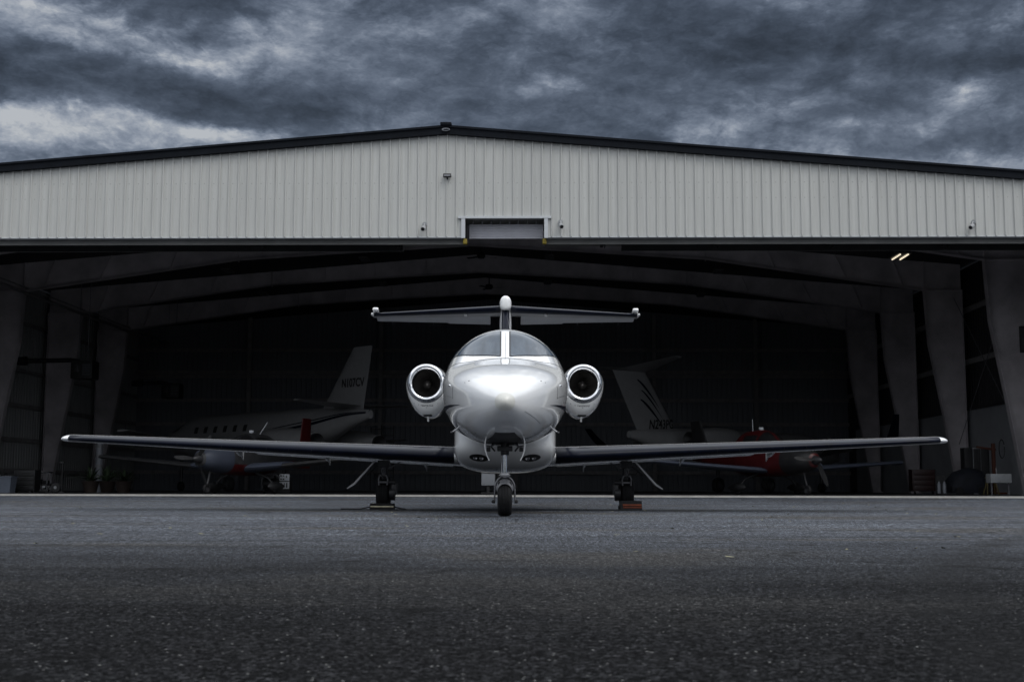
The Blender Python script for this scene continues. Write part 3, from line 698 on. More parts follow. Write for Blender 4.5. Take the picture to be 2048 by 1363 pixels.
def heater(px, py, Y, label, duct, drop):
    o = empty('unit_heater', W3(px, py, Y), -PHI, label, 'heater', 'black unit heaters hanging at the left wall')
    b = MB(); b.box((0,0,0), (.95, .9, .80), bev=.03); b.build('cabinet', M_MACH, o)
    b = MB()
    for i in range(6): b.box((.22, -.47, -.22+i*.085), (.34, .03, .02), (rad(30),0,0))
    b.build('louvre', M_EMBL, o)
    b = MB(); b.box((-.22, -.46, .05), (.22, .03, .3), bev=.01); b.build('access_panel', M_DUCT, o)
    b = MB(); b.tube([(-.3, .1, .40), (-.7, .1, .46), (-duct, .1, .42)], .10, n=14); b.build('flue_pipe', M_MACH, o)
    b = MB(); b.cyl((-duct-.05, .1, .42), (-duct-.6, .1, .42), .20, .17, n=18); b.build('flue_hood', M_MACH, o)
    b = MB(); b.cyl((.1, 0, .4), (.12, 0, drop), .018, n=6); b.cyl((-.3, 0, .4), (-.3, 0, drop), .012, n=6); b.build('hanger_rod', M_GEAR, o)
heater(170, 742, 56, 'black unit heater with a long flue hanging between the left columns', 2.6, 4.3)
heater(345, 783, 68, 'black unit heater hanging deeper by the left end of the back wall', 1.6, 5.2)

# ------------------------------------------------------------------ the business jet on the apron
JY0 = 15.1
jet = empty('business_jet', (-.082, JY0, 0), rad(.27), 'gleaming white twin engine business jet with T tail facing the camera on the apron', 'jet')
fus = Body([(0,1.385,1.385,.0,1.385),(.04,1.462,1.312,.085,1.388),(.16,1.55,1.238,.175,1.395),(.36,1.645,1.155,.30,1.42),(.64,1.745,1.075,.43,1.47),
            (1.0,1.85,1.005,.565,1.55),(1.44,1.965,.96,.70,1.64),(1.96,2.085,.94,.815,1.72),(2.12,2.135,.938,.84,1.735),(2.3,2.225,.937,.855,1.75),(2.56,2.365,.937,.866,1.765),
            (2.9,2.545,.94,.870,1.777),(3.25,2.645,.94,.872,1.78),(3.7,2.675,.94,.872,1.78),(5.5,2.675,.94,.872,1.78),(7.6,2.67,.96,.86,1.79),
            (9.0,2.64,1.22,.74,1.9),(10.4,2.56,1.62,.52,2.05),(11.6,2.46,1.92,.30,2.17),(12.5,2.36,2.1,.12,2.22),(12.8,2.27,2.18,.03,2.225)])
fo = fus.mesh(150, 112, ).build('fuselage', M_WHITE, jet, smooth=60)
# radome cap
b = MB(); rings = []
for i in range(9):
    a = .0002 + .078*(i/8)**2*1.0
    rings.append([fus.pt(a, 2*math.pi*j/48, .0035) for j in range(48)])
b.loft(rings, True, True, False); b.build('nose_cap', M_BEIGE, jet, smooth=60)
# windshield: each pane is a shell on the fuselage, a black seal around it
base_a = pchip([.0, .09, .49, .70, .85, .93], [2.10, 2.14, 2.31, 2.56, 2.90, 3.22])
top_a = pchip([.0, .09, .30, .49, .70, .85, .93], [3.02, 3.01, 2.99, 2.96, 2.93, 3.22, 3.40])
def pane(side, g, r):
    def c(i, j):
        s0 = .093 - g; s1 = .925 + g*.6
        s = s0 + (s1-s0)*i
        lo = base_a(s) - g*.9; hi = top_a(s) + g*.9
        e = min(i, 1-i*1.0); e = min(1, e*24)       # soft corners
        lo += (1-e)**2*r; hi -= (1-e)**2*r
        a = lo + (hi-lo)*j
        return a, side*math.asin(max(-1, min(1, s)))
    return c
for side, lab in ((-1, 1), (1, 2)):
    sl_ = fus.patch(pane(side, .030, .03), 60, 24, .0035, .02).build('windshield_seal', M_SEAL, jet, smooth=40)
    fus.patch(pane(side, .008, .04), 60, 24, .008, .02).build('windshield', M_GLASS, jet, smooth=40)
# side windows of the cockpit and cabin
def rectwin(a0, a1, t0, t1, side, g=0.0):
    def c(i, j):
        a = a0-g + (a1-a0+2*g)*i; w = 1-abs(2*i-1)**4*.25
        tm = (t0+t1)/2; return a, side*(tm + (t1-t0+2*g)/2*(2*j-1)*w)
    return c
for side in (-1, 1):
    fus.patch(rectwin(3.46, 4.02, .92, 1.32, side, .015), 14, 10, .003, .02).build('side_window_seal', M_SEAL, jet, smooth=40)
    fus.patch(rectwin(3.46, 4.02, .92, 1.32, side), 14, 10, .007, .02).build('side_window', M_GLASS, jet, smooth=40)
    for k_ in range(4):
        fus.patch(rectwin(4.6+k_*.62, 4.93+k_*.62, 1.08, 1.46, side), 10, 8, .004, .02).build('cabin_window', M_GLASS, jet, smooth=40)
    # navy cheatline, pointed at the front
    cl = pchip([1.05, 1.5, 2.0, 2.6, 7.5], [.002, .035, .065, .11, .16])
    def cc(i, j, side=side):
        a = 1.05 + 6.4*i; tc_ = 1.775 + .10*min(1, (a-1.05)/1.0); return a, side*(tc_ + cl(a)*(j-.35))
    fus.patch(cc, 80, 8, .003, .015).build('cheatline', M_NAVY, jet, smooth=60)
# seams: frame line under the windshield, centre post line, nose locker lines
def seam(pts, r=.0028, off=.0015, name='panel_seam'):
    b = MB(); b.tube([fus.pt(a, t, off) for (a, t) in pts], r, n=5); return b.build(name, M_SEAL, jet)
M_SEAM = M_SEAL
seam([(2.0 - .0 + .42*abs(math.sin(t))**3.2*1.6, t) for t in [rad(-80+i*4) for i in range(41)]], .003)
seam([(2.03+i*.07, 0.004) for i in range(14)], .0022)
seam([(.30+i*.08, rad(118+i*1.5)) for i in range(9)], .0016)
for side in (-1, 1):
    seam([(1.35+i*.05, side*rad(96)) for i in range(12)], .0018)
    seam([(1.36, side*rad(82+i*1.5)) for i in range(11)], .0016)
def stud(a, t, r, m, h=.004, name='fastener'):
    p = fus.pt(a, t); q = fus.pt(a, t, h); b = MB(); b.cyl(p, q + (q-p)*.2, r, r*.8, n=10); return b.build(name, m, jet)
for side in (-1, 1):
    stud(.95, side*rad(56), .009, M_SEAL); stud(1.02, side*rad(63), .006, M_GEAR); stud(1.55, side*rad(84), .016, M_CHROME, .012, 'static_port')
    stud(1.2, side*rad(148), .007, M_SEAL); stud(1.0, side*rad(160), .007, M_SEAL); stud(1.25, side*rad(135), .006, M_SEAL)
# pitot tubes
for side in (-1, 1):
    p = fus.pt(2.0, side*rad(133)); d = Vector((side*.82, 0, -.55)).normalized()
    b = MB(); b.tube([p, p+d*.075, p+d*.09+Vector((0,-.03,0)), p+d*.092+Vector((0,-.20,0))], [.011,.010,.010,.008], n=8); b.build('pitot_tube', M_STEEL, jet)
# whip antenna line from the fin to the cabin roof
b = MB(); b.tube([(.17, 7.6, 2.66), (.03, 11.2, 3.95)], .004, n=5); b.build('antenna_wire', M_STEEL, jet)
b = MB(); b.prism([(6.2, 2.66), (6.5, 2.66), (6.47, 2.80), (6.38, 2.80)], 'YZ', -.006, .006); b.build('blade_antenna', M_WHITE, jet, smooth=0)
# belly fairing with the landing lights
bel = Body([(4.10,1.30,1.05,.30,1.15),(4.22,1.45,.90,.52,1.12),(4.42,1.52,.79,.69,1.08),(4.7,1.55,.70,.775,1.04),(5.05,1.55,.64,.803,1.0),(5.5,1.55,.61,.808,1.0),(7.4,1.55,.60,.80,1.0),
            (8.4,1.5,.72,.66,1.1),(9.4,1.45,1.05,.4,1.25)], nt=7, nb=3.2, root=False)
bel.mesh(70, 96).build('belly_fairing', M_WHITE, jet, smooth=60)
def bel_hit(x, z):
    best = None; n = 0
    lo = None
    for i in range(400):
        a = 4.1 + i*.004
        zt, zb, hw, zc = bel.sec(a)
        nb = bel.nb if z < zc else bel.nt; hh = (zc-zb) if z < zc else (zt-zc)
        if abs(x/hw)**nb + abs((z-zc)/hh)**nb <= 1: return a
    return 5.7
for side in (-1, 1):
    cx, cz = side*.40, .815
    def lens_ring(rx, rz, off, n=40, cx=cx, cz=cz, side=side):
        r = []
        for j in range(n):
            t = 2*math.pi*j/n; x = cx + rx*math.cos(t); z = cz + rz*math.sin(t) + side*0.10*(x-cx)
            r.append((x, bel_hit(x, z)-off, z))
        return r
    def fill(off, rx, rz):
        b = MB(); rr = [lens_ring(rx*f_, rz*f_, off) for f_ in (1.0, .75, .5, .25, .02)]; b.loft(rr, True, False, True); return b
    l = fill(.004, .145, .052).build('landing_light', M_SEAL, jet, smooth=50)
    for dx in (-.055, .04):
        c = Vector((cx+dx, bel_hit(cx+dx, cz)-.004, cz+side*.1*dx))
        b = MB(); b.rev([(-.012, .0), (-.014, .02), (-.018, .032), (-.004, .036), (.01, .034)], c, 'Y', 20); b.build('bulb_reflector', M_LENS, l)
b = MB(); b.box((.42, 4.40, .945), (.07, .01, .022), (0,0,.3), bev=.004); b.build('inlet_slot', M_SEAL, jet)

# wings
def wing_pts(x, sgn, prof):
    t = (x-.70)/(7.12-.70); ch = 2.15 + (.98-2.15)*t; th = .145 + (.12-.145)*t
    y0 = 4.98 + .42*t + (0 if t > .12 else 0); z0 = .850 + .285*t; inc = rad(1.6-2.4*t)
    return [(sgn*x, y0 + ch*(u*math.cos(inc)+w*math.sin(inc)), z0 + ch*(w*math.cos(inc)-u*math.sin(inc))) for (u, w) in prof(th)]
xs_ = [.70 + (7.0-.70)*i/26 for i in range(27)]
for sgn in (-1, 1):
    full = lambda th: naca(th, .018, 22)
    b = MB(); b.loft([wing_pts(x, sgn, full) for x in xs_], True, True, True); wob = b.build('wing', M_WHITE, jet, smooth=40)
    # navy leading edge band, standing a hair proud
    def band(th, off=0.0):
        p = naca(th, .018, 14, 0, .10); n = len(p)//2; lo = p[n+1:]; p2 = naca(th, .018, 16, 0, .13); up = p2[:len(p2)//2+1]
        q = up + lo; return [(a_-.0016, c_*1.012 + (.0006 if c_ > 0 else -.0010)) for (a_, c_) in q]
    xb = [x for x in xs_ if x >= .78]
    b = MB(); b.loft([wing_pts(x, sgn, band) for x in [.80]+xb[1:]], False)
    le = b.build('leading_edge', M_NAVY, wob, smooth=60)
    sm = le.modifiers.new('s', 'SOLIDIFY'); sm.thickness = .004; sm.offset = 1.0
    # grooves in the band
    for i in range(8):
        x = 3.0 + i*.36 if sgn > 0 else 2.7+i*.36
        q = wing_pts(x, sgn, lambda th: [(a_-.004, c_) for (a_, c_) in naca(th, .018, 10, 0, .06) if c_ < .004])
        b = MB(); b.tube([(p[0]+sgn*.02*k_/max(1, len(q)-1), p[1]-.002, p[2]-.002) for k_, p in enumerate(q)], .0045, n=5); b.build('boot_seam', M_SEAL, wob)
    # rounded white tip
    rings = []
    for i in range(9):
        t = i/8; x = 7.0 + .17*t; sc_ = max(.05, (1-t**2.6)**.5)
        q = wing_pts(7.0, sgn, full); cy = sum(p[1] for p in q)/len(q); cz = q[len(q)//2][2]
        rings.append([(sgn*x, p[1] if False else cy + (p[1]-cy)*(.55+.45*sc_), cz + (p[2]-cz)*sc_) for p in q])
    b = MB(); b.loft(rings, True, False, True); b.build('wing_tip', M_WHITE, wob, smooth=60)
    # underside skin darkened panels: flap, and hinge fairings
    for x in (1.36, 3.02, 4.48):
        q = wing_pts(x, sgn, lambda th: naca(th, .018, 22)); te = q[0]; le_ = q[len(q)//2]
        y1 = te[1]; z1 = te[2]
        b = MB(); rings = []
        for (dy, h, w) in ((-.62, .03, .006), (-.45, .075, .02), (-.2, .12, .026), (.02, .13, .022), (.16, .20, .008)):
            zb_ = z1 - h; rings.append([(sgn*x-w, y1+dy, z1+.02), (sgn*x+w, y1+dy, z1+.02), (sgn*x+w*.7, y1+dy, zb_), (sgn*x-w*.7, y1+dy, zb_)])
        b.loft(rings, True, True, True); b.build('flap_track_fairing', M_UNDER, wob, smooth=0)
    # lowered flap edge
    f0 = []
    for x in (.9, 4.2):
        te = wing_pts(x, sgn, full)[0]; f0.append([(te[0], te[1]-.50, te[2]-.012), (te[0], te[1]+.02, te[2]-.070), (te[0], te[1]+.02, te[2]-.085), (te[0], te[1]-.50, te[2]-.05)])
    b = MB(); b.loft(f0, True, True, True); b.build('flap', M_UNDER, wob, smooth=0)
    b = MB(); te = wing_pts(6.9, sgn, full)[0]
    for k_ in range(0): pass
    # aileron static wick
# tail
def fin_pts(z, prof):
    t = (z-2.45)/(4.12-2.45); ch = 2.55+(1.35-2.55)*t; y0 = 9.75 + 1.35*t; th = .105+.07*t
    return [(w*ch, y0+u*ch, z) for (u, w) in prof(th)]
b = MB(); b.loft([fin_pts(2.40+1.70*i/10, lambda th: naca(th, 0, 18)) for i in range(11)], True, True, True); fin = b.build('fin', M_WHITE, jet, smooth=40)
b = MB(); b.loft([fin_pts(2.5+1.56*i/10, lambda th: [(a_-.004, c_*1.03) for (a_, c_) in naca(th*1.0, 0, 12, 0, .055)]) for i in range(11)], False)
fb = b.build('fin_leading_edge', M_NAVY, fin, smooth=60); sm = fb.modifiers.new('s', 'SOLIDIFY'); sm.thickness = .006; sm.offset = 1.0
b = MB(); prof = [(0, .0), (.006, .05), (.02, .09), (.06, .115), (.2, .123), (.9, .123), (1.5, .105), (2.0, .06), (2.25, .01)]
b.rev(prof, (0, 10.85, 4.165), 'Y', 36)
for p in b.v: dz_ = (p.z-4.165)/.123; p.z = 4.13 + math.copysign(abs(dz_)**(.85 if dz_ > 0 else .5), dz_)*(.165 if dz_ > 0 else .14)
b.build('tail_bullet', M_WHITE, jet, smooth=50)
b = MB(); b.cyl((0, 11.3, 4.28), (0, 11.3, 4.325), .016, .008, n=10); b.build('beacon', M_CHROME, jet)
def stab_pts(x, sgn, prof, zoff=0.0, u0=0.0):
    t = x/2.82; ch = 1.42 + (.62-1.42)*t; y0 = 11.02 + 1.08*t
    z0 = 4.055 + zoff
    return [(sgn*x, y0 + ch*u, z0 + ch*w) for (u, w) in prof(.115)]
for sgn in (-1, 1):
    xt = [.03 + 2.80*i/14 for i in range(15)]
    sec = lambda th: [q for q in naca(th, -.005, 20)]
    b = MB(); b.loft([stab_pts(x, sgn, lambda th: [(min(u, .66), w if u <= .66 else w) for (u, w) in sec(th)]) for x in xt], True, True, True)
    st = b.build('stabiliser', M_UNDER, jet, smooth=40)
    def sb(th):
        p = naca(th, -.005, 14, 0, .15); n = len(p)//2; p2 = naca(th, -.005, 16, 0, .20)
        q = p2[:len(p2)//2+1] + p[n+1:]
        return [(a_-.003, c_*1.02+(.001 if c_ > 0 else -.002)) for (a_, c_) in q]
    b = MB(); b.loft([stab_pts(x, sgn, sb) for x in [.10]+xt[1:]], False)
    l = b.build('stabiliser_leading_edge', M_NAVY, st, smooth=60); sm = l.modifiers.new('s', 'SOLIDIFY'); sm.thickness = .004; sm.offset = 1.0
    # drooped elevator
    def el(x, cut):
        t = x/2.82; ch = 1.42 + (.62-1.42)*t; y0 = 11.02 + 1.08*t + ch*.66; z0 = 4.055; L = ch*.36*(1.12 if x < 1.25 else 1.0)
        an = rad(17); dn = lambda r, h: (sgn*x, y0 + r*math.cos(an) + h*math.sin(an)*.0, z0 - r*math.sin(an) + h)
        return [dn(0, .045*ch/1.4), dn(L, .005), dn(L, -.008), dn(0, -.05*ch/1.4)]
    b = MB(); b.loft([el(x, 0) for x in [.33, .8, 1.24, 1.26, 1.8, 2.3, 2.81]], True, True, True); b.build('elevator', M_UNDER, st, smooth=0)
    for x in (1.58, 2.12, 2.48):
        q = el(x, 0)[1]; b = MB(); b.tube([q, (q[0]+sgn*.0, q[1]+.10, q[2]-.06)], .004, n=5); b.build('static_wick', M_STEEL, st)
    # balance horn and tip
    b = MB(); b.box((sgn*2.79, 12.12, 4.125), (.13, .30, .075), (rad(-12),0,0), bev=.035); b.build('elevator_horn', M_WHITE, st, smooth=60)
    b = MB(); b.rev([(0, 0), (.02, .022), (.08, .034), (.4, .036), (.66, .02), (.7, 0)], (sgn*2.865, 12.02, 4.055), 'Y', 20); b.build('stabiliser_tip', M_WHITE, st, smooth=60)
    b = MB(); b.box((sgn*.85, 11.62, 3.965), (.07, .12, .05), bev=.01); b.build('hinge_cover', M_UNDER, st)

# engines
def engine(sgn, cx):
    cy, cz = 7.30, 2.19
    o = empty('engine', (0,0,0), 0); o.parent = jet
    N = 64; rings = []
    secs = [(.10,.340,.340,.345,0),(.22,.365,.352,.40,0),(.45,.385,.37,.49,0),(.8,.392,.378,.56,0),(1.3,.39,.375,.57,0),(1.9,.35,.34,.46,0),(2.35,.27,.27,.30,0),(2.6,.22,.22,.22,0)]
    q = [s[0] for s in secs]; fs = [pchip(q, [s[i] for s in secs]) for i in (1,2,3)]
    for i in range(41):
        a = .10 + 2.5*i/40; rx, rt, rb = [f(a) for f in fs]
        r = []
        for j in range(N):
            t = 2*math.pi*j/N; c, s_ = math.cos(t), math.sin(t)
            r.append((cx + rx*c*(1.0 if s_ > 0 else 1.0), cy + a + (.055*(-s_) if a < .3 else 0)*(1-(a-.1)/.2 if a < .3 else 0), cz + (rt*s_ if s_ > 0 else rb*s_)))
        rings.append(r)
    b = MB(); b.loft(rings, True, False, True); b.build('nacelle', M_WHITE, o, smooth=60)
    # polished lip
    lip = [(.112, .341), (.06, .332), (.02, .312), (.0, .288), (.004, .266), (.022, .249), (.05, .240), (.09, .236), (.14, .235)]
    b = MB(); rr = []
    for (h, r_) in lip:
        rr.append([(cx + r_*math.cos(2*math.pi*j/N), cy + h + (.055*(-math.sin(2*math.pi*j/N)) if h > .1 and r_ > .3 else (.055*(-math.sin(2*math.pi*j/N))*max(0, (r_-.288)/.053) if r_ > .288 else 0)), cz + r_*math.sin(2*math.pi*j/N)) for j in range(N)])
    b.loft(rr, True); b.build('inlet_lip', M_CHROME, o, smooth=60)
    b = MB(); b.rev([(.135, .2352), (.2, .238), (.62, .262), (.66, .262), (.66, .0)], (cx, cy, cz), 'Y', N); b.build('intake_duct', M_DUCT, o, smooth=50)
    b = MB(); b.rev([(.30, 0), (.315, .018), (.36, .045), (.44, .072), (.52, .082), (.60, .082)], (cx, cy, cz), 'Y', 32); b.build('fan_spinner', M_FAN, o, smooth=60)
    b = MB()
    for k_ in range(18):
        t0 = 2*math.pi*k_/18; g = []
        for (r_, tw, ch) in ((.075, .25, .045), (.14, .5, .055), (.20, .8, .062), (.258, 1.05, .066)):
            dx = ch*math.sin(tw); dy = ch*math.cos(tw); lean = t0 + (.25-r_)*.9
            u_ = Vector((math.cos(lean), 0, math.sin(lean))); w_ = Vector((-math.sin(lean), 0, math.cos(lean)))
            c0 = Vector((cx, cy+.53, cz)) + u_*r_
            g.append([c0 - w_*dx/1.0 + Vector((0, -dy, 0)), c0 + Vector((0, -.01, 0)), c0 + w_*dx + Vector((0, dy, 0)), c0 + Vector((0, .006, 0))])
        b.loft(g, True, True, True)
    b.build('fan_blades', M_FAN, o, smooth=40)
    # slot under the lip, lettering, small rivets, drain mast, pylon
    b = MB(); b.box((cx-.005, cy+.052, cz-.300), (.115, .012, .030), (rad(-52),0,0), bev=.01); b.build('inlet_slot', M_SEAL, o)
    bd = text_mesh('inlet_lettering', 'TEXTRON', .044, M_SEAL, o, Matrix.Translation((cx, cy+.175, cz-.392)) @ Matrix.Rotation(rad(48), 4, 'X'), .003, sx=1.05)
    for dx in (-.22, -.14, -.005, .11, .2):
        b = MB(); b.cyl((cx+dx, cy+.22, cz-.41+abs(dx)*.35), (cx+dx, cy+.20, cz-.432+abs(dx)*.35), .0055, n=8); b.build('fastener', M_STEEL, o)
    b = MB(); b.box((cx, cy+.62, cz-.540), (.15, .10, .010), (rad(-12),0,0)); b.build('vent_slot', M_SEAL, o)
    b = MB(); b.prism([(cy+.68, cz-.54), (cy+.86, cz-.54), (cy+.82, cz-.64), (cy+.78, cz-.64)], 'YZ', cx-.02, cx+.014); b.build('drain_mast', M_WHITE, o, smooth=0)
    b = MB(); x0 = sgn*.66; x1 = cx - sgn*.28; rings = []
    for x in (x0, x1): rings.append([(x, cy+.35+1.7*u, 2.19+w*1.0) for (u, w) in naca(.09, 0, 14)])
    b.loft(rings, True, True, True); b.build('pylon', M_WHITE, o, smooth=40)
engine(-1, -1.395); engine(1, 1.38)

# nose gear
NGY = 1.63
gear = empty('nose_gear', (0,0,0)); gear.parent = jet
def wheel(name, c, R, w, parent, rim=None, mt=M_RUBBER):
    x, y, z = c; hw = w/2
    prof = [(-hw*.55, R*.52), (-hw*.92, R*.60), (-hw, R*.74), (-hw*.94, R*.87), (-hw*.78, R*.95), (-hw*.55, R*.985), (-hw*.44, R*.992), (-hw*.40, R*.975), (-hw*.34, R*.975), (-hw*.30, R*.998),
            (-hw*.06, R), (-hw*.03, R*.982), (hw*.03, R*.982), (hw*.06, R), (hw*.30, R*.998), (hw*.34, R*.975), (hw*.40, R*.975), (hw*.44, R*.992), (hw*.55, R*.985), (hw*.78, R*.95), (hw*.94, R*.87), (hw, R*.74), (hw*.92, R*.60), (hw*.55, R*.52)]
    b = MB(); b.rev(prof, c, 'X', 56); t = b.build(name, mt, parent, smooth=40)
    b = MB(); b.rev([(-hw*.56, R*.525), (-hw*.5, R*.42), (-hw*.25, R*.30), (-hw*.5, R*.15), (-hw*.5, 0)], c, 'X', 32); b.rev([(hw*.56, R*.525), (hw*.5, R*.42), (hw*.25, R*.30), (hw*.5, R*.15), (hw*.5, 0)], c, 'X', 32)
    b.build('rim', rim or M_GEAR, t, smooth=40)
    return t
wheel('nose_wheel', (0, NGY, .235), .235, .19, gear)
b = MB(); arch = []
for i in range(25):
    t = math.pi*(i/24); arch.append((.128*math.cos(t), NGY-.02, .36 + .155*math.sin(t)))
b.tube([(.135, NGY, .19)] + [(.131, NGY-.01, .27)] + arch + [(-.131, NGY-.01, .27), (-.135, NGY, .19)], .0115, n=10); b.build('fork', M_GEAR, gear, smooth=60)
b = MB(); rings = []
for i in range(13):
    t = math.pi*(i/12); rings.append([(.10*math.cos(t), NGY-.19+.0*i, .31+.11*math.sin(t)), (.118*math.cos(t), NGY-.05, .35+.135*math.sin(t)), (.118*math.cos(t), NGY+.12, .33+.13*math.sin(t))])
b.loft(rings, False); fo_ = b.build('mud_guard', M_GEAR, gear, smooth=60); sm = fo_.modifiers.new('s', 'SOLIDIFY'); sm.thickness = .006
for s in (-1, 1):
    b = MB(); b.cyl((s*.125, NGY, .19), (s*.165, NGY, .19), .024, n=16); b.cyl((s*.16, NGY, .19), (s*.172, NGY, .19), .014, n=12); b.build('axle_nut', M_DARKGEAR, gear)
b = MB(); b.cyl((0, NGY, .545), (0, NGY, .80), .028, n=24); b.build('oleo_piston', M_CHROME, gear)
b = MB(); b.cyl((-.042, NGY-.02, .545), (-.042, NGY-.01, .76), .006, n=8); b.build('torque_rod', M_STEEL, gear)
b = MB(); b.box((0, NGY, .53), (.12, .10, .05), bev=.012); b.cyl((-.075, NGY, .53), (.075, NGY, .53), .014, n=10); b.cyl((0, NGY, .50), (0, NGY, .56), .045, n=20); b.build('fork_crown', M_STEEL, gear)
b = MB(); b.cyl((0, NGY, .79), (0, NGY+.02, 1.15), .055, n=24); b.box((.0, NGY-.02, .87), (.20, .10, .06), bev=.01); b.cyl((-.10, NGY, .89), (.10, NGY, .89), .022, n=12); b.build('oleo_cylinder', M_DARKGEAR, gear)
b = MB(); b.box((0, NGY-.03, 1.0), (.26, .10, .10), bev=.02); b.box((0, NGY+.05, .94), (.34, .05, .04)); b.tube([(-.14, NGY, .96), (-.18, NGY, .90), (-.13, NGY, .84)], .012); b.tube([(.14, NGY, .96), (.18, NGY, .90), (.13, NGY, .84)], .012); b.build('steering_unit', M_DARKGEAR, gear)
# gear bay: dark opening let into the lower nose
bay = fus.patch(lambda i, j: (.77 + 1.16*i, rad(180) + (j-.5)*2*rad(14)*(.75+.25*min(1, i*3))), 16, 16, .004, .05); bay.build('gear_bay', M_BLACK, jet, smooth=40)
for s in (-1, 1):
    b = MB(); rings = []
    for i in range(9):
        t = i/8; z = 1.03 - .32*t; x = s*(.232 + .030*math.sin(t*math.pi) - .035*t*t); wy = .24*(1-.55*t*t)
        rings.append([(x-.006, NGY-.45+(.0), z), (x+.006, NGY-.45, z), (x+.004, NGY-.45+wy*2, z), (x-.004, NGY-.45+wy*2, z)])
    b.loft(rings, True, True, True); b.build('gear_door', M_WHITE, gear, smooth=60)
    b = MB(); b.tube([(s*.15, NGY-.3, 1.02), (s*.20, NGY-.3, .985), (s*.235, NGY-.3, .96)], .011, n=8); b.tube([(s*.12, NGY-.1, .93), (s*.18, NGY-.1, .90), (s*.24, NGY-.1, .91)], .009, n=8); b.build('door_hinge', M_GEAR, gear)
    b = MB(); b.box((s*.21, NGY-.2, .86), (.05, .05, .06), bev=.01); b.build('door_latch', M_DARKGEAR, gear)
# main gear
for s in (-1, 1):
    g = empty('main_gear', (0,0,0)); g.parent = jet
    gx, gy = s*2.035, 6.34
    wheel('main_wheel', (gx, gy+.10, .275), .275, .225, g)
    ix = gx - s*.02
    b = MB(); b.cyl((ix-s*.02, gy-.08, .50), (ix, gy-.12, .80), .055, .065, n=20); b.box((ix, gy-.1, .80), (.20, .18, .22), bev=.03); b.build('leg_casting', M_DARKGEAR, g)
    b = MB(); b.tube([(ix-.068, gy-.22, .40), (ix-.075, gy-.22, .50), (ix-.055, gy-.22, .555), (ix, gy-.22, .575), (ix+.055, gy-.22, .555), (ix+.075, gy-.22, .50), (ix+.068, gy-.22, .40)], .014, n=10)
    b.cyl((ix, gy-.2, .57), (ix, gy-.15, .68), .035, n=16); b.cyl((ix-.07, gy-.23, .45), (ix+.07, gy-.23, .45), .018, n=12); b.build('torque_link', M_GEAR, g)
    b = MB(); b.cyl((ix-s*.08, gy-.2, .45), (ix-s*.20, gy-.2, .45), .034, .040, n=16); b.box((ix-s*.18, gy-.12, .34), (.09, .16, .20), bev=.02); b.cyl((ix-s*.10, gy-.1, .27), (ix-s*.19, gy-.1, .27), .12, n=24); b.build('brake_unit', M_DARKGEAR, g)
    b = MB(); b.tube([(ix-s*.10, gy-.25, .68), (ix-s*.32, gy-.30, .80)], .010, n=8); b.build('side_stay', M_GEAR, g)
    b = MB(); b.tube([(ix, gy-.24, .66), (ix+s*.03, gy-.26, .58), (ix-s*.02, gy-.26, .50)], .006, n=6); b.tube([(ix+s*.04, gy-.2, .6), (ix+s*.15, gy-.2, .58), (ix+s*.18, gy-.2, .63)], .005, n=6); b.build('brake_hose', M_SEAL, g)
    # slanted gear door outboard
    b = MB(); p0 = Vector((gx+s*.10, gy-.28, .82)); p1 = Vector((gx+s*.46, gy-.30, .415)); p2 = Vector((gx+s*.57, gy-.30, .345))
    n_ = Vector((.74*s, 0, .67))*.010
    rings = [[p0-n_, p0+n_, p0+n_+Vector((0,.20,.02)), p0-n_+Vector((0,.20,.02))], [p1-n_*1.3, p1+n_*1.3, p1+n_+Vector((0,.16,0)), p1-n_+Vector((0,.16,0))]]
    b.loft(rings, True, True, True); d = b.build('gear_door', M_UNDER, g, smooth=0)
    b = MB(); b.loft([[p1-n_*1.8, p1+n_*1.8, p1+n_+Vector((0,.12,0)), p1-n_+Vector((0,.12,0))], [p2-n_*.6, p2+n_*.6, p2+n_*.6+Vector((0,.2,0)), p2-n_*.6+Vector((0,.2,0))]], True, True, True); b.build('door_tip', M_UNDER, d, smooth=0)
    b = MB(); b.tube([p0+Vector((-s*.03, .1, -.10)), p0*.45+p1*.55+Vector((-s*.05, .1, -.03))], .012, n=8); b.build('door_link', M_DARKGEAR, g)
    b = MB(); b.box((gx-s*.05, gy-.02, .845), (.42, .55, .05), bev=.02); b.build('wheel_well_rim', M_BLACK, g)
# chocks
def chock(s, y, m, label, two):
    gx = -.082 + s*2.04; o = empty('wheel_chock', (gx, JY0 + y, 0), 0, label, 'wheel chock')
    b = MB(); w = .40 if s < 0 else .355; h = .105 if s < 0 else .155
    b.prism([(-.11, .003), (.11, .003), (.05, h), (-.03, h)], 'YZ', -w/2, w/2); b.build('block', M_MACH, o, smooth=0)
    b = MB()
    if s < 0: b.box((0, -.093, .052), (w*.94, .012, .024), (rad(-38),0,0))
    else:
        b.box((.015, -.085, .085), (w*.86, .012, .034), (rad(-28),0,0)); b.box((.015, -.108, .045), (w*.86, .012, .016), (rad(-28),0,0))
    b.build('reflective_stripe', m, o)
    if s < 0: b = MB(); b.tube([(w/2-.02, .0, .05), (w/2+.10, .05, .02), (w/2+.16, .2, .012)], .010, n=8); b.tube([(-w/2, .0, .05), (-w/2-.15, .05, .014), (-w/2-.5, .12, .012)], .010, n=8); b.build('rope', M_MACH, o)
    else: b = MB(); b.cyl((-w/2-.03, -.02, .05), (-w/2+.02, -.02, .05), .035, n=14); b.build('rope_knot', M_MACH, o)
chock(-1, 6.02, M_CREAM, 'black rubber wheel chock with a pale yellow stripe under the left main wheel', True)
chock(1, 6.02, M_ORANGE, 'taller black wheel chock with an orange stripe under the right main wheel', True)

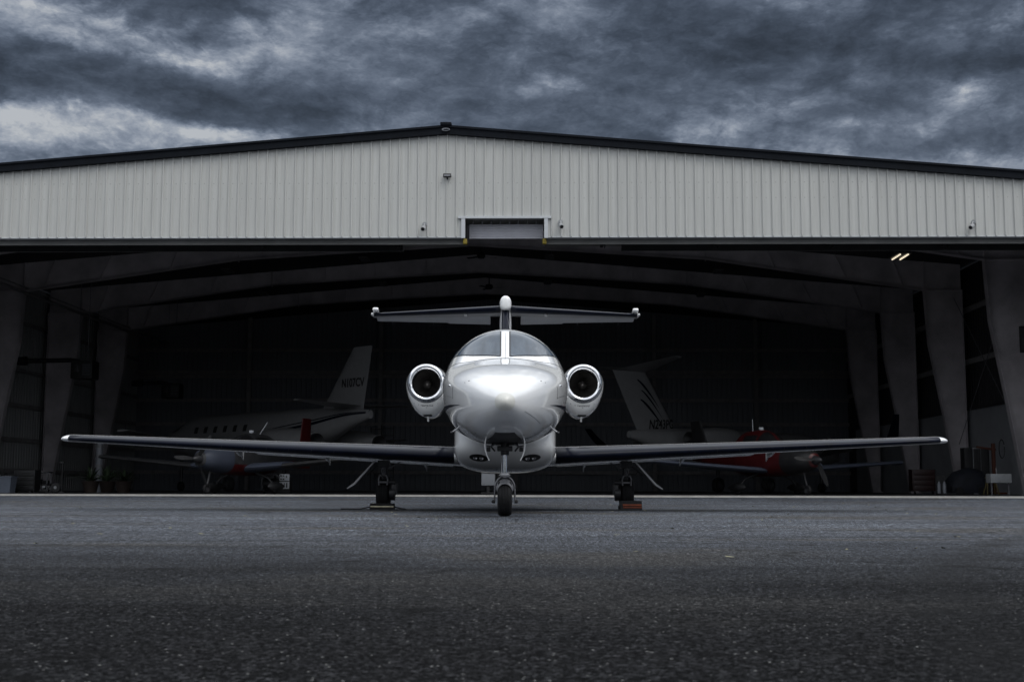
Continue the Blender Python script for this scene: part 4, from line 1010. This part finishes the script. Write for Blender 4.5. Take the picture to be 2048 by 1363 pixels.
# ------------------------------------------------------------------ aircraft parked inside
def simple_wing(b, root, tip, cr, ct, th, dirs=None, n=12):
    root = Vector(root); tip = Vector(tip); rings = []
    for i in range(7):
        t = i/6; p = root.lerp(tip, t); c = cr + (ct-cr)*t
        rings.append([p + Vector((0, u*c, w*c)) for (u, w) in naca(th, .01, n)])
    b.loft(rings, True, True, True)
def stored_jet(name, loc, rz, label, spec):
    o = empty(name, loc, rz, label, 'jet')
    L = spec['L']; zc = spec['zc']; R = spec['R']; T = spec['tail']
    body = Body([(0,zc-.25,zc-.25,.0,zc-.25),(.05*L,zc+.25,zc-.55*R,.45*R,zc-.1),(.14*L,zc+.6*R,zc-.9*R,.85*R,zc),(.22*L,zc+R,zc-R,R,zc),(.62*L,zc+R,zc-R,R,zc),
                 (.80*L,zc+R*.98,zc-.55*R,.72*R,zc+.15*R),(.93*L,zc+.9*R,zc+.15*R,.32*R,zc+.5*R),(L,zc+.78*R,zc+.45*R,.12*R,zc+.6*R)], 2.0, 2.2)
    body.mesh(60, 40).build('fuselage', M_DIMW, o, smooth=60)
    for s in (-1, 1):
        for i in range(6):
            a = L*(.27+.05*i); b = body.patch(lambda i_, j_, a=a, s=s: (a+.28*i_, s*(rad(66)+rad(17)*j_)), 5, 5, .006, .02); b.build('window', M_SEAL, o, smooth=40)
        b = body.patch(lambda i_, j_, s=s: (L*(.115+.05*i_), s*(rad(10)+rad(52)*j_)), 8, 8, .006, .02); b.build('windshield', M_SEAL, o, smooth=40)
        b = MB(); wy = L*.40; tip = Vector((s*spec['span'], wy+spec['sweep'], zc-R*.55+spec['dih']))
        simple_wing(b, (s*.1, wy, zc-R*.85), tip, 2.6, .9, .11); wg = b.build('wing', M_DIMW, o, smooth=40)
        if spec['winglet']:
            b = MB(); rings = []
            for i in range(6):
                t = i/5; c = .9-.45*t; p = tip + Vector((s*(.12+.72*t), .95*t, 1.05*t*t*.4+.62*t)); rings.append([p+Vector((w*c*.7, u*c, 0)) for (u, w) in naca(.08, 0, 8)])
            b.loft([[tip+Vector((0,u*.9,w*.9)) for (u, w) in naca(.1, 0, 8)]]+rings, True, True, True); b.build('winglet', M_NAVY, wg, smooth=40)
        # engine
        ex, ey, ez = s*(R+.62), L*.66, zc+spec.get('ez', .42)*R; el_ = spec['eng']; er = spec['er']
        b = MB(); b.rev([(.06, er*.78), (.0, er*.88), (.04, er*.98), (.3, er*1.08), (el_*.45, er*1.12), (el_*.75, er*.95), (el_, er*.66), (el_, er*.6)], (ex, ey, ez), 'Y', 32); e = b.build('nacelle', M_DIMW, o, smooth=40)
        b = MB(); b.rev([(.07, er*.77), (.4, er*.7), (.4, 0)], (ex, ey, ez), 'Y', 28); b.build('intake', M_MACH, e, smooth=40)
        b = MB(); b.rev([(el_*.94, er*.69), (el_+.12, er*.6), (el_+.1, er*.5), (el_-.2, 0)], (ex, ey, ez), 'Y', 28); b.build('exhaust', M_MACH, e, smooth=40)
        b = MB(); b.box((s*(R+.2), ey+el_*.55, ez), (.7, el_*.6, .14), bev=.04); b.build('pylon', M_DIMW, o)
    # fin
    rings = []; hb, ht, cb, ct_, sw, ty = spec['fin']      # base z, top z, chord base, chord top, sweep, base LE position
    for i in range(9):
        t = i/8; c = cb+(ct_-cb)*t; rings.append([(w*c, ty + sw*t + u*c, hb+(ht-hb)*t) for (u, w) in naca(.09, 0, 14)])
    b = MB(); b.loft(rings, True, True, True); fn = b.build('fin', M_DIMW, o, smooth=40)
    def finx(y, z):
        t = (z-hb)/(ht-hb); c = cb+(ct_-cb)*t; u = min(1, max(.001, (y-ty-sw*t)/c)); return .5*c*.9/.9*0 + c*5*.09*(.2969*math.sqrt(u)-.126*u-.3516*u*u+.2843*u**3-.1015*u**4)
    # stabiliser
    hz = spec['stabz']; sy = ty + sw*((hz-hb)/(ht-hb)) + spec['staby']
    for s in (-1, 1):
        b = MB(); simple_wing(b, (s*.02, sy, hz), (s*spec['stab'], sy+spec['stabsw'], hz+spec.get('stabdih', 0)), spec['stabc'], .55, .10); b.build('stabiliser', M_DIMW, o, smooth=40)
    # gear
    for (gx, gy, r) in ((0, L*.10, .24), (-1.5, L*.5, .36), (1.5, L*.5, .36)):
        b = MB(); b.cyl((gx, gy, r), (gx, gy, zc-R*.8), .07, .09, n=12); b.build('landing_gear_leg', M_DARKGEAR, o)
        wheel('wheel', (gx, gy, r), r, r*.75, o, M_DARKGEAR)
    return o, body, finx
# left: tail number N107CV, nose pointing left and away
p = W3(742, 815, 53)
ang = 45
aft = Vector((math.cos(rad(ang)), -math.sin(rad(ang)), 0)); L1 = 16.5
def rz_for(aft): return math.atan2(-aft.x, aft.y)
nose = Vector((p.x, p.y, 0)) - aft*L1
J1, body1, fx1 = stored_jet('parked_jet', (nose.x, nose.y, FZ), rz_for(aft), 'white jet with N107CV on its fin parked in the hangar left of the front jet', dict(L=L1, zc=2.6, R=1.05, ez=-.50, tail=0, span=7.5, sweep=2.6, dih=.5, winglet=False, eng=4.1, er=.60,
    fin=(3.55-FZ, 6.22-FZ, 2.9, 1.25, 2.2, L1-3.4), stabz=3.62, staby=1.0, stab=3.3, stabsw=1.4, stabc=1.7, stabdih=.1))
def fin_text(o, fx, body, size, side, y, z, tilt, name='registration'):
    # text lies in the fin's side: reads from the side given; local x -> along y
    if side < 0: R_ = Matrix(((0,0,-1),(-1,0,0),(0,1,0))).to_4x4()     # seen from -x : right is -y
    else: R_ = Matrix(((0,0,1),(1,0,0),(0,1,0))).to_4x4()
    M = Matrix.Translation((side*(fx(y, z)+.012), y, z)) @ R_ @ Matrix.Rotation(rad(tilt), 4, 'Z')
    t_ = text_mesh(name, body, size, M_SEAL, o, M, .004, bold=.012, sx=.8, shear=.15 if tilt > 0 else -.0)
    for vv_ in t_.data.vertices: vv_.co.x = side*(fx(vv_.co.y, vv_.co.z) + .012 + .004*(1 if vv_.co.x*side > side*side*(fx(y, z)+.012) else 0))
side1 = 1 if (Matrix.Rotation(rz_for(aft), 3, 'Z') @ Vector((1,0,0))).y < 0 else -1
fin_text(J1, fx1, 'N107CV', .50, side1, L1-1.15, 4.60, 0)
for (t0, w) in ((.10, .05), (.24, .11)):
    b = body1.patch(lambda i, j, t0=t0, w=w: (L1*(.66+.33*i), side1*(rad(74) + t0 - .5*i*.9 + w*(.4+i)*j*1.5)), 20, 4, .01, .03); b.build('dark_stripe', M_NAVY, J1, smooth=60)
# right: tail number N243PG, nose pointing right and away
p = W3(1258, 885, 55); aft = Vector((-math.cos(rad(40)), -math.sin(rad(40)), 0)); L2 = 15.0
nose = Vector((p.x, p.y, 0)) - aft*L2
J2, body2, fx2 = stored_jet('parked_jet', (nose.x, nose.y, FZ), rz_for(aft), 'white T tailed jet with N243PG and dark swooshes on its fin', dict(L=L2, zc=1.95, R=.92, tail=0, span=8.3, sweep=1.6, dih=.75, winglet=True, eng=2.9, er=.48,
    fin=(2.65-FZ, 5.35-FZ, 2.5, 2.0, 2.05, L2-3.1), stabz=5.30, staby=-.25, stab=2.9, stabsw=1.0, stabc=1.9, stabdih=.35))
side2 = 1 if (Matrix.Rotation(rz_for(aft), 3, 'Z') @ Vector((1,0,0))).y < 0 else -1
fin_text(J2, fx2, 'N243PG', .56, side2, L2-1.95, 2.98, 2)
b = MB()
for (y0, z0, L_, th) in ((L2+.1, 5.0, 2.1, .16), (L2-.15, 4.55, 2.0, .13), (L2-.1, 4.15, 2.2, .17)):
    up = []; lo = []
    for i in range(15):
        t = i/14; y = y0 - .55 - L_*t*.72 + .0; z = z0 - FZ - 1.35*t**1.25 + .0; w = th*math.sin(math.pi*min(1, t*1.02+.06))**.8*(1.15-t*.7)
        up.append((y, z+w/2)); lo.append((y, z-w/2))
    xx = lambda q: side2*(fx2(q[0], q[1])+.010)
    g = [[(xx(q), q[0], q[1]) for q in up], [(xx(q), q[0], q[1]) for q in lo]]
    b.loft(g, False)
sw = b.build('swoosh_marking', M_NAVY, J2, smooth=0)
b = body2.patch(lambda i, j: (L2*(.56+.12*i), side2*(rad(52) + .35*i + .07*j)), 12, 3, .01, .03); b.build('dark_stripe', M_NAVY, J2)

def prop_plane(name, loc, rz, label, body_m, lower_m, wing_m, half, dih, fin_m, blades=3, htop=2.15, gear_m=M_MACH, cowl_m=None, lo=(.25, 4.45), finp=(6.15, .75, 1.25, .70, 1.45, 2.80)):
    o = empty(name, loc, rz, label, 'propeller plane')
    body = Body([(0,1.30,1.02,.10,1.16),(.12,1.45,.90,.30,1.18),(.5,1.55,.80,.47,1.18),(1.3,1.66,.70,.56,1.2),(1.8,1.78,.66,.60,1.22),(2.4,htop-.12,.64,.62,1.25),(2.9,htop,.64,.62,1.28),(3.7,htop-.04,.68,.58,1.3),
                 (4.6,1.80,.85,.42,1.35),(6.0,1.58,1.08,.22,1.35),(7.4,1.52,1.28,.07,1.4)], 2.2, 2.4)
    body.mesh(60, 40).build('fuselage', body_m, o, smooth=60)
    b = body.patch(lambda i, j: (lo[0]+(lo[1]-lo[0])*i, rad(180)+(j-.5)*2*rad(72)), 40, 24, .004, .02); b.build('lower_fuselage', lower_m, o, smooth=60)
    for s in (-1, 1):
        b = body.patch(lambda i, j, s=s: (1.92+.62*i, s*(rad(5)+rad(50)*j)), 10, 10, .007, .02); b.build('windshield', M_SEAL, o, smooth=40)
        b = body.patch(lambda i, j, s=s: (2.65+.8*i, s*(rad(38)+rad(30)*j)), 8, 8, .007, .02); b.build('side_window', M_SEAL, o, smooth=40)
        b = MB(); rt = Vector((s*.45, 2.0, .84)); tp = Vector((s*half, 2.25, .84+dih)); simple_wing(b, rt, tp, 1.7, .95, .13)
        wg = b.build('wing', wing_m, o, smooth=40)
        b = MB(); b.rev([(0, 0), (.03, .05), (.2, .085), (.7, .07), (.95, .02), (1.0, 0)], (s*half, 2.25, .84+dih), 'Y', 16); b.build('wing_tip', wing_m, wg, smooth=50)
        b = MB(); simple_wing(b, (s*.05, 6.4, 1.42), (s*1.75, 6.6, 1.45), .95, .6, .1); b.build('stabiliser', fin_m, o, smooth=40)
        b = MB(); b.tube([(s*.5, 2.6, .74), (s*1.0, 2.65, .55), (s*1.25, 2.65, .28)], [.05, .045, .04], n=10); b.build('landing_gear_leg', gear_m, o)
        b = MB(); rr = []
        for (y, w, h) in ((-.45, .01, .02), (-.3, .09, .12), (0, .13, .19), (.35, .10, .13), (.6, .01, .03)): rr.append([(s*1.28+w*math.cos(t), 2.65+y, .26+h*math.sin(t)*.9) for t in [2*math.pi*k/16 for k in range(16)]])
        b.loft(rr, True, True, True); b.build('wheel_fairing', gear_m, o, smooth=50)
        wheel('wheel', (s*1.28, 2.67, .17), .17, .12, o, M_DARKGEAR)
    b = MB(); b.tube([(0, .65, .85), (0, .55, .5), (0, .45, .24)], [.04,.035,.03], n=10); b.build('landing_gear_leg', gear_m, o); wheel('wheel', (0, .45, .17), .17, .11, o, M_DARKGEAR)
    rings = []
    for i in range(7):
        t = i/6; c = finp[2]+(finp[3]-finp[2])*t; rings.append([(w*c, finp[0]+finp[1]*t+u*c, finp[4]+(finp[5]-finp[4])*t) for (u, w) in naca(.09, 0, 12)])
    b = MB(); b.loft(rings, True, True, True); b.build('fin', fin_m, o, smooth=40)
    b = body.patch(lambda i, j: (.06+1.2*i, rad(360)*j), 14, 48, .007, .02); b.build('engine_cowl', cowl_m or M_MACH, o, smooth=60)
    b = MB(); b.rev([(-.34, 0), (-.30, .05), (-.2, .10), (-.05, .15), (.02, .16)], (0, 0, 1.17), 'Y', 24); b.build('spinner', M_DARKGEAR, o, smooth=60)
    for k in range(blades):
        t0 = .6 + k*2*math.pi/blades; M = Matrix.Translation((0, -.1, 1.17)) @ Matrix.Rotation(t0, 4, 'Y')
        b = MB(); rr = []
        for (r_, w, tw) in ((.14, .05, 1.0), (.3, .075, .8), (.6, .085, .5), (.85, .06, .35), (.95, .02, .3)): rr.append([(w*math.cos(tw)*a_, w*math.sin(tw)*a_+c_*.012, r_) for (a_, c_) in ((-1,0),(0,1),(1,0),(0,-1))])
        b.loft(rr, True, True, True, M); b.build('propeller_blade', M_MACH, o, smooth=40)
    b = MB(); b.box((0, 3.0, htop+.05), (.14, .10, .10), bev=.02); b.build('beacon', M_TRIM, o)
    b = MB(); b.tube([(.0, 3.5, htop-.05), (.17, 3.75, htop+.42)], .012, n=6); b.build('whip_antenna', M_TRIM, o)
    return o
c = W3(438, 930, 42.6)
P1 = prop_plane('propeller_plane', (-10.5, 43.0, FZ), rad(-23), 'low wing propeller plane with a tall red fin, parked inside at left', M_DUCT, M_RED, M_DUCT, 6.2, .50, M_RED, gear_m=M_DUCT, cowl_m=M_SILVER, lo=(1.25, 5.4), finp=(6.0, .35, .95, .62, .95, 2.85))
c = W3(1545, 930, 43)
for s in (-1, 1):
    b = MB(); simple_wing(b, (s*.42, 1.85, .88), (s*1.9, 2.05, .99), 2.0, 1.5, .17); b.build('wing_root_fairing', M_SILVER, P1, smooth=40)
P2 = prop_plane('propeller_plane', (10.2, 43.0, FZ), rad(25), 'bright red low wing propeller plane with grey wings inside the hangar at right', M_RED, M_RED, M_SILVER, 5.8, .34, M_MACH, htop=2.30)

# ------------------------------------------------------------------ things along the hangar sides
def at(px, Y): return Vector(((px-1024)/F*Y*1.0*1.0/(math.cos(PITCH)+(290)/F*math.sin(PITCH)), Y, FZ))
# cart with white switch panel
o = empty('power_cart', at(568, 46.5), 0, 'small cart with a white panel of dark square openings under the left wing', 'cart')
b = MB(); b.box((0, .3, .30), (.44, .55, .60), bev=.02); b.build('cabinet', M_MACH, o)
b = MB(); b.box((.02, .015, .58), (.36, .02, .24), bev=.004); b.box((.02, .015, .30), (.36, .02, .25), bev=.004); b.build('white_panel', M_TRIM, o)
for (x, z, w, h) in ((-.10, .64, .05, .04), (-.01, .64, .04, .04), (.10, .61, .035, .07), (-.10, .52, .06, .035), (-.01, .52, .05, .05), (-.08, .30, .035, .17), (.02, .30, .03, .17), (.11, .30, .045, .17)):
    b = MB(); b.box((x, .002, z), (w, .012, h)); b.build('panel_opening', M_SEAL, o)
for s in (-1, 1): b = MB(); b.rev([(-.04, 0), (-.04, .08), (.04, .08), (.04, 0)], (s*.18, .4, .08), 'X', 20); b.build('wheel', M_RUBBER, o)
o = empty('air_compressor', at(542, 46.6), 0, 'dark round air compressor with a pale top rail beside the white panelled cart', 'compressor')
b = MB(); b.rev([(-.30, 0), (-.29, .12), (-.22, .2), (.22, .2), (.29, .12), (.30, 0)], (0, 0, .36), 'X', 28); b.build('tank', M_MACH, o)
b = MB(); b.tube([(-.28, -.1, .2), (-.3, -.1, .62), (-.2, -.1, .68), (.22, -.1, .68), (.3, -.1, .56)], .02); b.build('handle_rail', M_GEAR, o)
b = MB(); b.box((0, 0, .60), (.3, .26, .14), bev=.03); b.build('pump', M_DARKGEAR, o)
for s in (-1, 1): b = MB(); b.rev([(-.03, 0), (-.03, .11), (.03, .11), (.03, 0)], (s*.2, -.12, .11), 'X', 20); b.build('wheel', M_RUBBER, o)
# pale cabinet seen under the belly
o = empty('tool_cabinet', at(977, 46), 0, 'pale grey rounded cabinet on a dark stand seen under the jet belly', 'cabinet')
b = MB(); b.box((0, .2, .56), (.50, .35, .52), bev=.05); b.build('cabinet_body', M_WAINS, o)
b = MB(); b.box((0, .2, .20), (.10, .2, .26)); b.box((0, .2, .04), (.5, .4, .06), bev=.01); b.box((.36, .3, .45), (.06, .08, .86)); b.build('stand', M_MACH, o, smooth=0)
# left wall: bins, racks, stands, plants
o = empty('storage_bin', at(8, 47), 0, 'pale bluish plastic bin at the far left edge of the hangar floor', 'bin')
b = MB(); b.loft([[(-.32,-.25,.0),(.32,-.25,.0),(.32,.25,.0),(-.32,.25,.0)], [(-.37,-.3,.55),(.37,-.3,.55),(.37,.3,.55),(-.37,.3,.55)]], True, True, True); b.build('bin_body', mat('bin_plastic', (.13,.15,.19), .5), o, smooth=0)
b = MB(); b.box((0,0,.58), (.80,.66,.05), bev=.015); b.build('lid', mat('bin_plastic'), o)
o = empty('tool_chest', at(48, 48), 0, 'black tool chest standing left of the first left column', 'tool chest')
b = MB(); b.box((0,.3,.45), (.80,.6,.78), bev=.02); b.build('chest_body', M_MACH, o)
for i in range(4): b = MB(); b.box((0,-.015,.18+.17*i), (.72,.02,.14), bev=.006); b.box((0,-.035,.22+.17*i), (.5,.02,.02)); b.build('drawer', M_MACH, o)
for s in (-1,1): b = MB(); b.rev([(-.025,0),(-.025,.06),(.025,.06),(.025,0)], (s*.3,.1,.06), 'X', 16); b.build('castor', M_RUBBER, o)
o = empty('work_bench', at(78, 49.5), 0, 'dark work bench with pale legs beside the black tool chest', 'bench')
b = MB(); b.box((0,.2,.78), (.75,.5,.05), bev=.01); b.build('bench_top', M_DUCT, o)
for sx in (-1,1): 
    for sy in (0,1): b = MB(); b.box((sx*.32, .0+sy*.4, .38), (.05,.05,.76)); b.build('leg', M_GEAR, o, smooth=0)
b = MB(); b.box((0,.2,.30), (.7,.45,.04)); b.box((-.1,.2,.42), (.3,.3,.18), bev=.02); b.box((.2,.2,.40), (.2,.25,.14), bev=.02); b.build('shelf', M_MACH, o)
o = empty('floor_jack', at(90, 48.2), 0, 'small dark floor jack with a pale cap at the foot of the left column', 'jack')
b = MB(); b.box((0,0,.08), (.35,.2,.10), bev=.02); b.cyl((0,0,.1),(0,0,.2),.05,n=14); b.build('jack_body', M_MACH, o)
b = MB(); b.box((-.02,0,.22), (.12,.12,.06), bev=.015); b.build('cap', M_CAMW, o)
b = MB(); b.tube([(.1,0,.12),(.28,.05,.3)], .012); b.build('handle', M_MACH, o)
o = empty('stanchion', at(124, 47), 0, 'slim black post stand right of the left column', 'post')
b = MB(); b.cyl((0,0,0),(0,0,.05),.16,n=20); b.build('base', M_MACH, o)
b = MB(); b.cyl((0,0,.05),(0,0,1.08),.02,n=10); b.build('pole', M_MACH, o)
b = MB(); b.box((-.03,0,1.10), (.16,.08,.07), bev=.02); b.build('head', M_MACH, o)
o = empty('hose_reel', at(113, 47.6), 0, 'low dark hose reel with a pale hub by the slim post stand', 'hose reel')
b = MB(); b.rev([(-.08,.05),(-.08,.17),(-.06,.17),(-.06,.1),(.06,.1),(.06,.17),(.08,.17),(.08,.05)], (0,0,.2), 'Y', 24); b.build('reel', M_MACH, o)
b = MB(); b.cyl((0,-.1,.2),(0,.1,.2),.055,n=16); b.build('hub', M_CAMW, o)
b = MB(); b.tube([(-.14,0,.0),(0,0,.2),(.14,0,.0)], .015); b.build('foot_frame', M_MACH, o)
rnd = random.Random(4)
def palm(px, Y, h, label):
    o = empty('potted_plant', at(px, Y), 0, label, 'potted plant', 'potted plants along the left side')
    b = MB(); b.rev([(0,0),(0,.22),(.42,.32),(.45,.34),(.45,.30),(.40,.28),(.38,0)], (0,0,0), 'Z', 24); b.build('pot', M_POT, o)
    b = MB()
    for i in range(34):
        t = rnd.random()*6.28; el_ = rad(25+rnd.random()*60); L_ = h*(.55+.5*rnd.random()); d = Vector((math.cos(t)*math.cos(el_), math.sin(t)*math.cos(el_), math.sin(el_)))
        side = d.cross(Vector((0,0,1))).normalized(); pts = []
        for q in range(6):
            s_ = q/5; c_ = Vector((0,0,.4)) + d*L_*s_ - Vector((0,0,.35*L_*s_*s_)); w = .045*math.sin(math.pi*min(1, s_*.9+.12))
            pts.append([c_-side*w, c_+Vector((0,0,.01)), c_+side*w])
        b.loft(pts, False)
    b.build('foliage', M_LEAF, o, smooth=0)
palm(182, 49, 1.0, 'dark leafy potted plant nearest the left columns')
palm(215, 50.5, 1.15, 'tall dark leafy potted plant in the middle of the left group')
palm(248, 49.5, .85, 'shorter dark leafy potted plant, rightmost of the left group')
o = empty('stacked_tyres', at(197, 52), 0, 'pale banded vertical duct pipe behind the potted plants', 'pipe')
o.name = 'duct_pipe'
b = MB(); b.cyl((0,0,0),(0,0,2.2),.14,n=20); b.build('pipe', M_EMBL, o)
for z in (.6, 1.0, 1.4, 1.8): b = MB(); b.rev([(z,.14),(z,.17),(z+.12,.17),(z+.12,.14)], (0,0,0), 'Z', 20); b.build('band', M_GEAR, o)
# ladder stand at the back
o = empty('step_ladder', W3(775, 905, 66)-Vector((0,0,W3(775,905,66).z-FZ)), 0, 'dark tall scaffold ladder near the back wall left of the engine', 'ladder')
for s in (-1,1): b = MB(); b.cyl((s*.32,0,0),(s*.32,0,3.4),.025,n=8); b.build('rail', M_DUCT, o)
for i in range(9): b = MB(); b.cyl((-.32,0,.35+i*.36),(.32,0,.35+i*.36),.018,n=8); b.build('rung', M_DUCT, o)
b = MB(); b.cyl((-.32,.0,3.2),(-.9,.5,3.2),.02,n=8); b.cyl((-.9,.5,0),(-.9,.5,3.3),.022,n=8); b.build('side_support', M_DUCT, o)
# right corner
o = empty('covered_tug', at(1932, 48.5), 0, 'low rounded vehicle under a dark blue cover near the right columns', 'covered vehicle')
b = MB(); rr = []
for (x, w, h) in ((-.72,.1,.3),(-.66,.5,.62),(-.45,.6,.86),(-.2,.62,.95),(.1,.62,1.02),(.4,.62,.98),(.62,.55,.9),(.72,.35,.6),(.76,.1,.3)):
    rr.append([(x, w*math.cos(t)*.9, max(.06, .08+ (h-.08)*abs(math.sin(t))**.6 if math.sin(t) > 0 else .06)) for t in [2*math.pi*k/28 for k in range(28)]])
b.loft(rr, True, True, True); b.build('cover', M_BLUE, o, smooth=50)
for s in (-1,1): b = MB(); b.rev([(-.07,0),(-.07,.15),(.07,.15),(.07,0)], (s*.42,-.5,.15), 'Y', 20); b.build('wheel', M_RUBBER, o)
o = empty('yellow_stand', at(1985, 47), 0, 'dull yellow maintenance stand with splayed legs at the right', 'stand')
for (x, y) in ((-.2,-.1),(.2,-.1),(-.2,.3),(.2,.3)): b = MB(); b.cyl((x*1.1,y,0),(x*.6,.1,.62),.028,n=8); b.build('leg', mat('dull_yellow', (.09,.07,.02), .6), o)
b = MB(); b.box((0,.1,.64), (.34,.3,.05), bev=.01); b.build('stand_top', mat('dull_yellow'), o)
o = empty('engine_hoist', at(1990, 49.5), 0, 'orange upright engine hoist with a chain arm beside the dark lockers', 'hoist')
b = MB(); b.box((0,0,1.0), (.12,.12,1.95), bev=.01); b.build('mast', mat('faded_orange', (.08,.022,.01), .6), o)
b = MB(); b.box((-.28,0,1.78), (.75,.08,.08), (0,rad(8),0), bev=.01); b.build('boom', mat('faded_orange'), o)
b = MB(); b.box((0,-.25,.06), (.5,.7,.07), bev=.01); b.build('base_frame', mat('faded_orange'), o)
b = MB(); b.tube([(-.55,0,1.72),(-.56,0,1.3)], .015); b.build('chain', M_DARKGEAR, o)
o = empty('utility_sink', at(2003, 45.5), 0, 'white box sink on thin legs against the right column', 'sink')
b = MB(); b.box((0,.2,.60), (.74,.5,.32), bev=.015); b.build('basin', M_CAMW, o)
for s in (-1,1): b = MB(); b.box((s*.3,.1,.22), (.04,.04,.44)); b.build('leg', M_GEAR, o, smooth=0)
b = MB(); b.tube([(0,.4,.76),(0,.4,.98),(0,.25,.98)], .015); b.build('tap', M_STEEL, o)
o = empty('hung_hose', W3(2004, 895, 47.2), 0, 'black looped hose hanging above the white sink', 'hose')
b = MB(); b.tube([(.10*math.cos(t), 0, .34*math.sin(t)) for t in [2*math.pi*k/24+.5 for k in range(24)]], .02, n=8); b.build('loop', M_MACH, o)
b = MB(); b.cyl((0,.0,.36),(0,.12,.36),.02,n=8); b.build('hook', M_STEEL, o)
for i, (px, lab) in enumerate(((1940, 'dark grey steel locker nearest the right column'), (1957, 'dark grey steel locker between two others at the right wall'), (1973, 'dark grey steel locker next to the orange hoist'))):
    o = empty('locker', at(px, 52.5), 0, lab, 'locker', 'lockers at the right wall')
    b = MB(); b.box((0,.25,.95), (.33,.5,1.9), bev=.01); b.build('locker_body', M_WAINS if i == 1 else M_DUCT, o)
    b = MB(); b.box((0,-.01,.95), (.28,.02,1.8), bev=.006); b.build('door', M_DUCT, o)
o = empty('red_tool_cart', at(1850, 50), 0, 'dark red tool cart in the shade behind the right wing tip', 'tool cart')
b = MB(); b.box((0,.3,.55), (.9,.5,.85), bev=.02); b.build('cart_body', mat('dull_red', (.018,.004,.004), .5), o)
for i in range(4): b = MB(); b.box((0,.035,.26+.19*i), (.8,.02,.16), bev=.006); b.build('drawer', mat('dull_red', (.018,.004,.004), .5), o)
for s in (-1,1): b = MB(); b.rev([(-.025,0),(-.025,.07),(.025,.07),(.025,0)], (s*.35,.1,.07), 'X', 16); b.build('castor', M_RUBBER, o)
o = empty('fire_extinguisher', at(1884, 47.5), 0, 'small pale metal cylinder cart between the red tool cart and the covered vehicle', 'cylinder cart')
for s in (-1,1): b = MB(); b.rev([(.06,0),(.06,.07),(.40,.07),(.47,.03),(.5,.02),(.5,0)], (s*.10,0,0), 'Z', 18); b.build('cylinder', M_EMBL, o)
b = MB(); b.box((0,.1,.35), (.34,.03,.7)); b.box((0,0,.04), (.36,.25,.03)); b.build('frame', M_MACH, o, smooth=0)
o.name = 'cylinder_cart'
o = empty('wall_sign', W3(2046, 676, 45.0), 0, 'dark rectangular box mounted at the far right edge column', 'box')
b = MB(); b.box((0,0,0), (.22,.12,.95), bev=.02); b.build('housing', M_MACH, o); b = MB(); b.box((0,-.065,0), (.14,.012,.8)); b.build('cover_plate', M_DUCT, o)
o.name = 'junction_box'
# ------------------------------------------------------------------ leaf litter on the apron
b = MB(); rnd = random.Random(11)
for i in range(190):
    y = 6 + 33*rnd.random()**.8 if i < 150 else 18+4*rnd.random(); x = (rnd.random()-.5)*.84*y*1.0
    r = .010 + .022*rnd.random(); t = rnd.random()*6.28
    zb = (0 if y < 26 else .066*min(1,(y-26)/13.2)**1.2) + .004
    q = [(x+r*math.cos(t+a), y+r*.7*math.sin(t+a), zb+rnd.random()*.012) for a in (0, 1.3, 2.6, 3.9, 5.1)]
    b.add(q, [(0,1,2,3,4)])
tag(b.build('leaf_litter', M_LITTER, smooth=0), 'scattered small dry leaves and grit on the asphalt', 'leaf litter', kind='stuff')

b = MB(); simple_wing(b, (.42, 1.75, .98), (1.9, 2.0, 1.0), 2.2, 1.6, .24); b.build('wing_root_fairing', M_SILVER, P2, smooth=40)
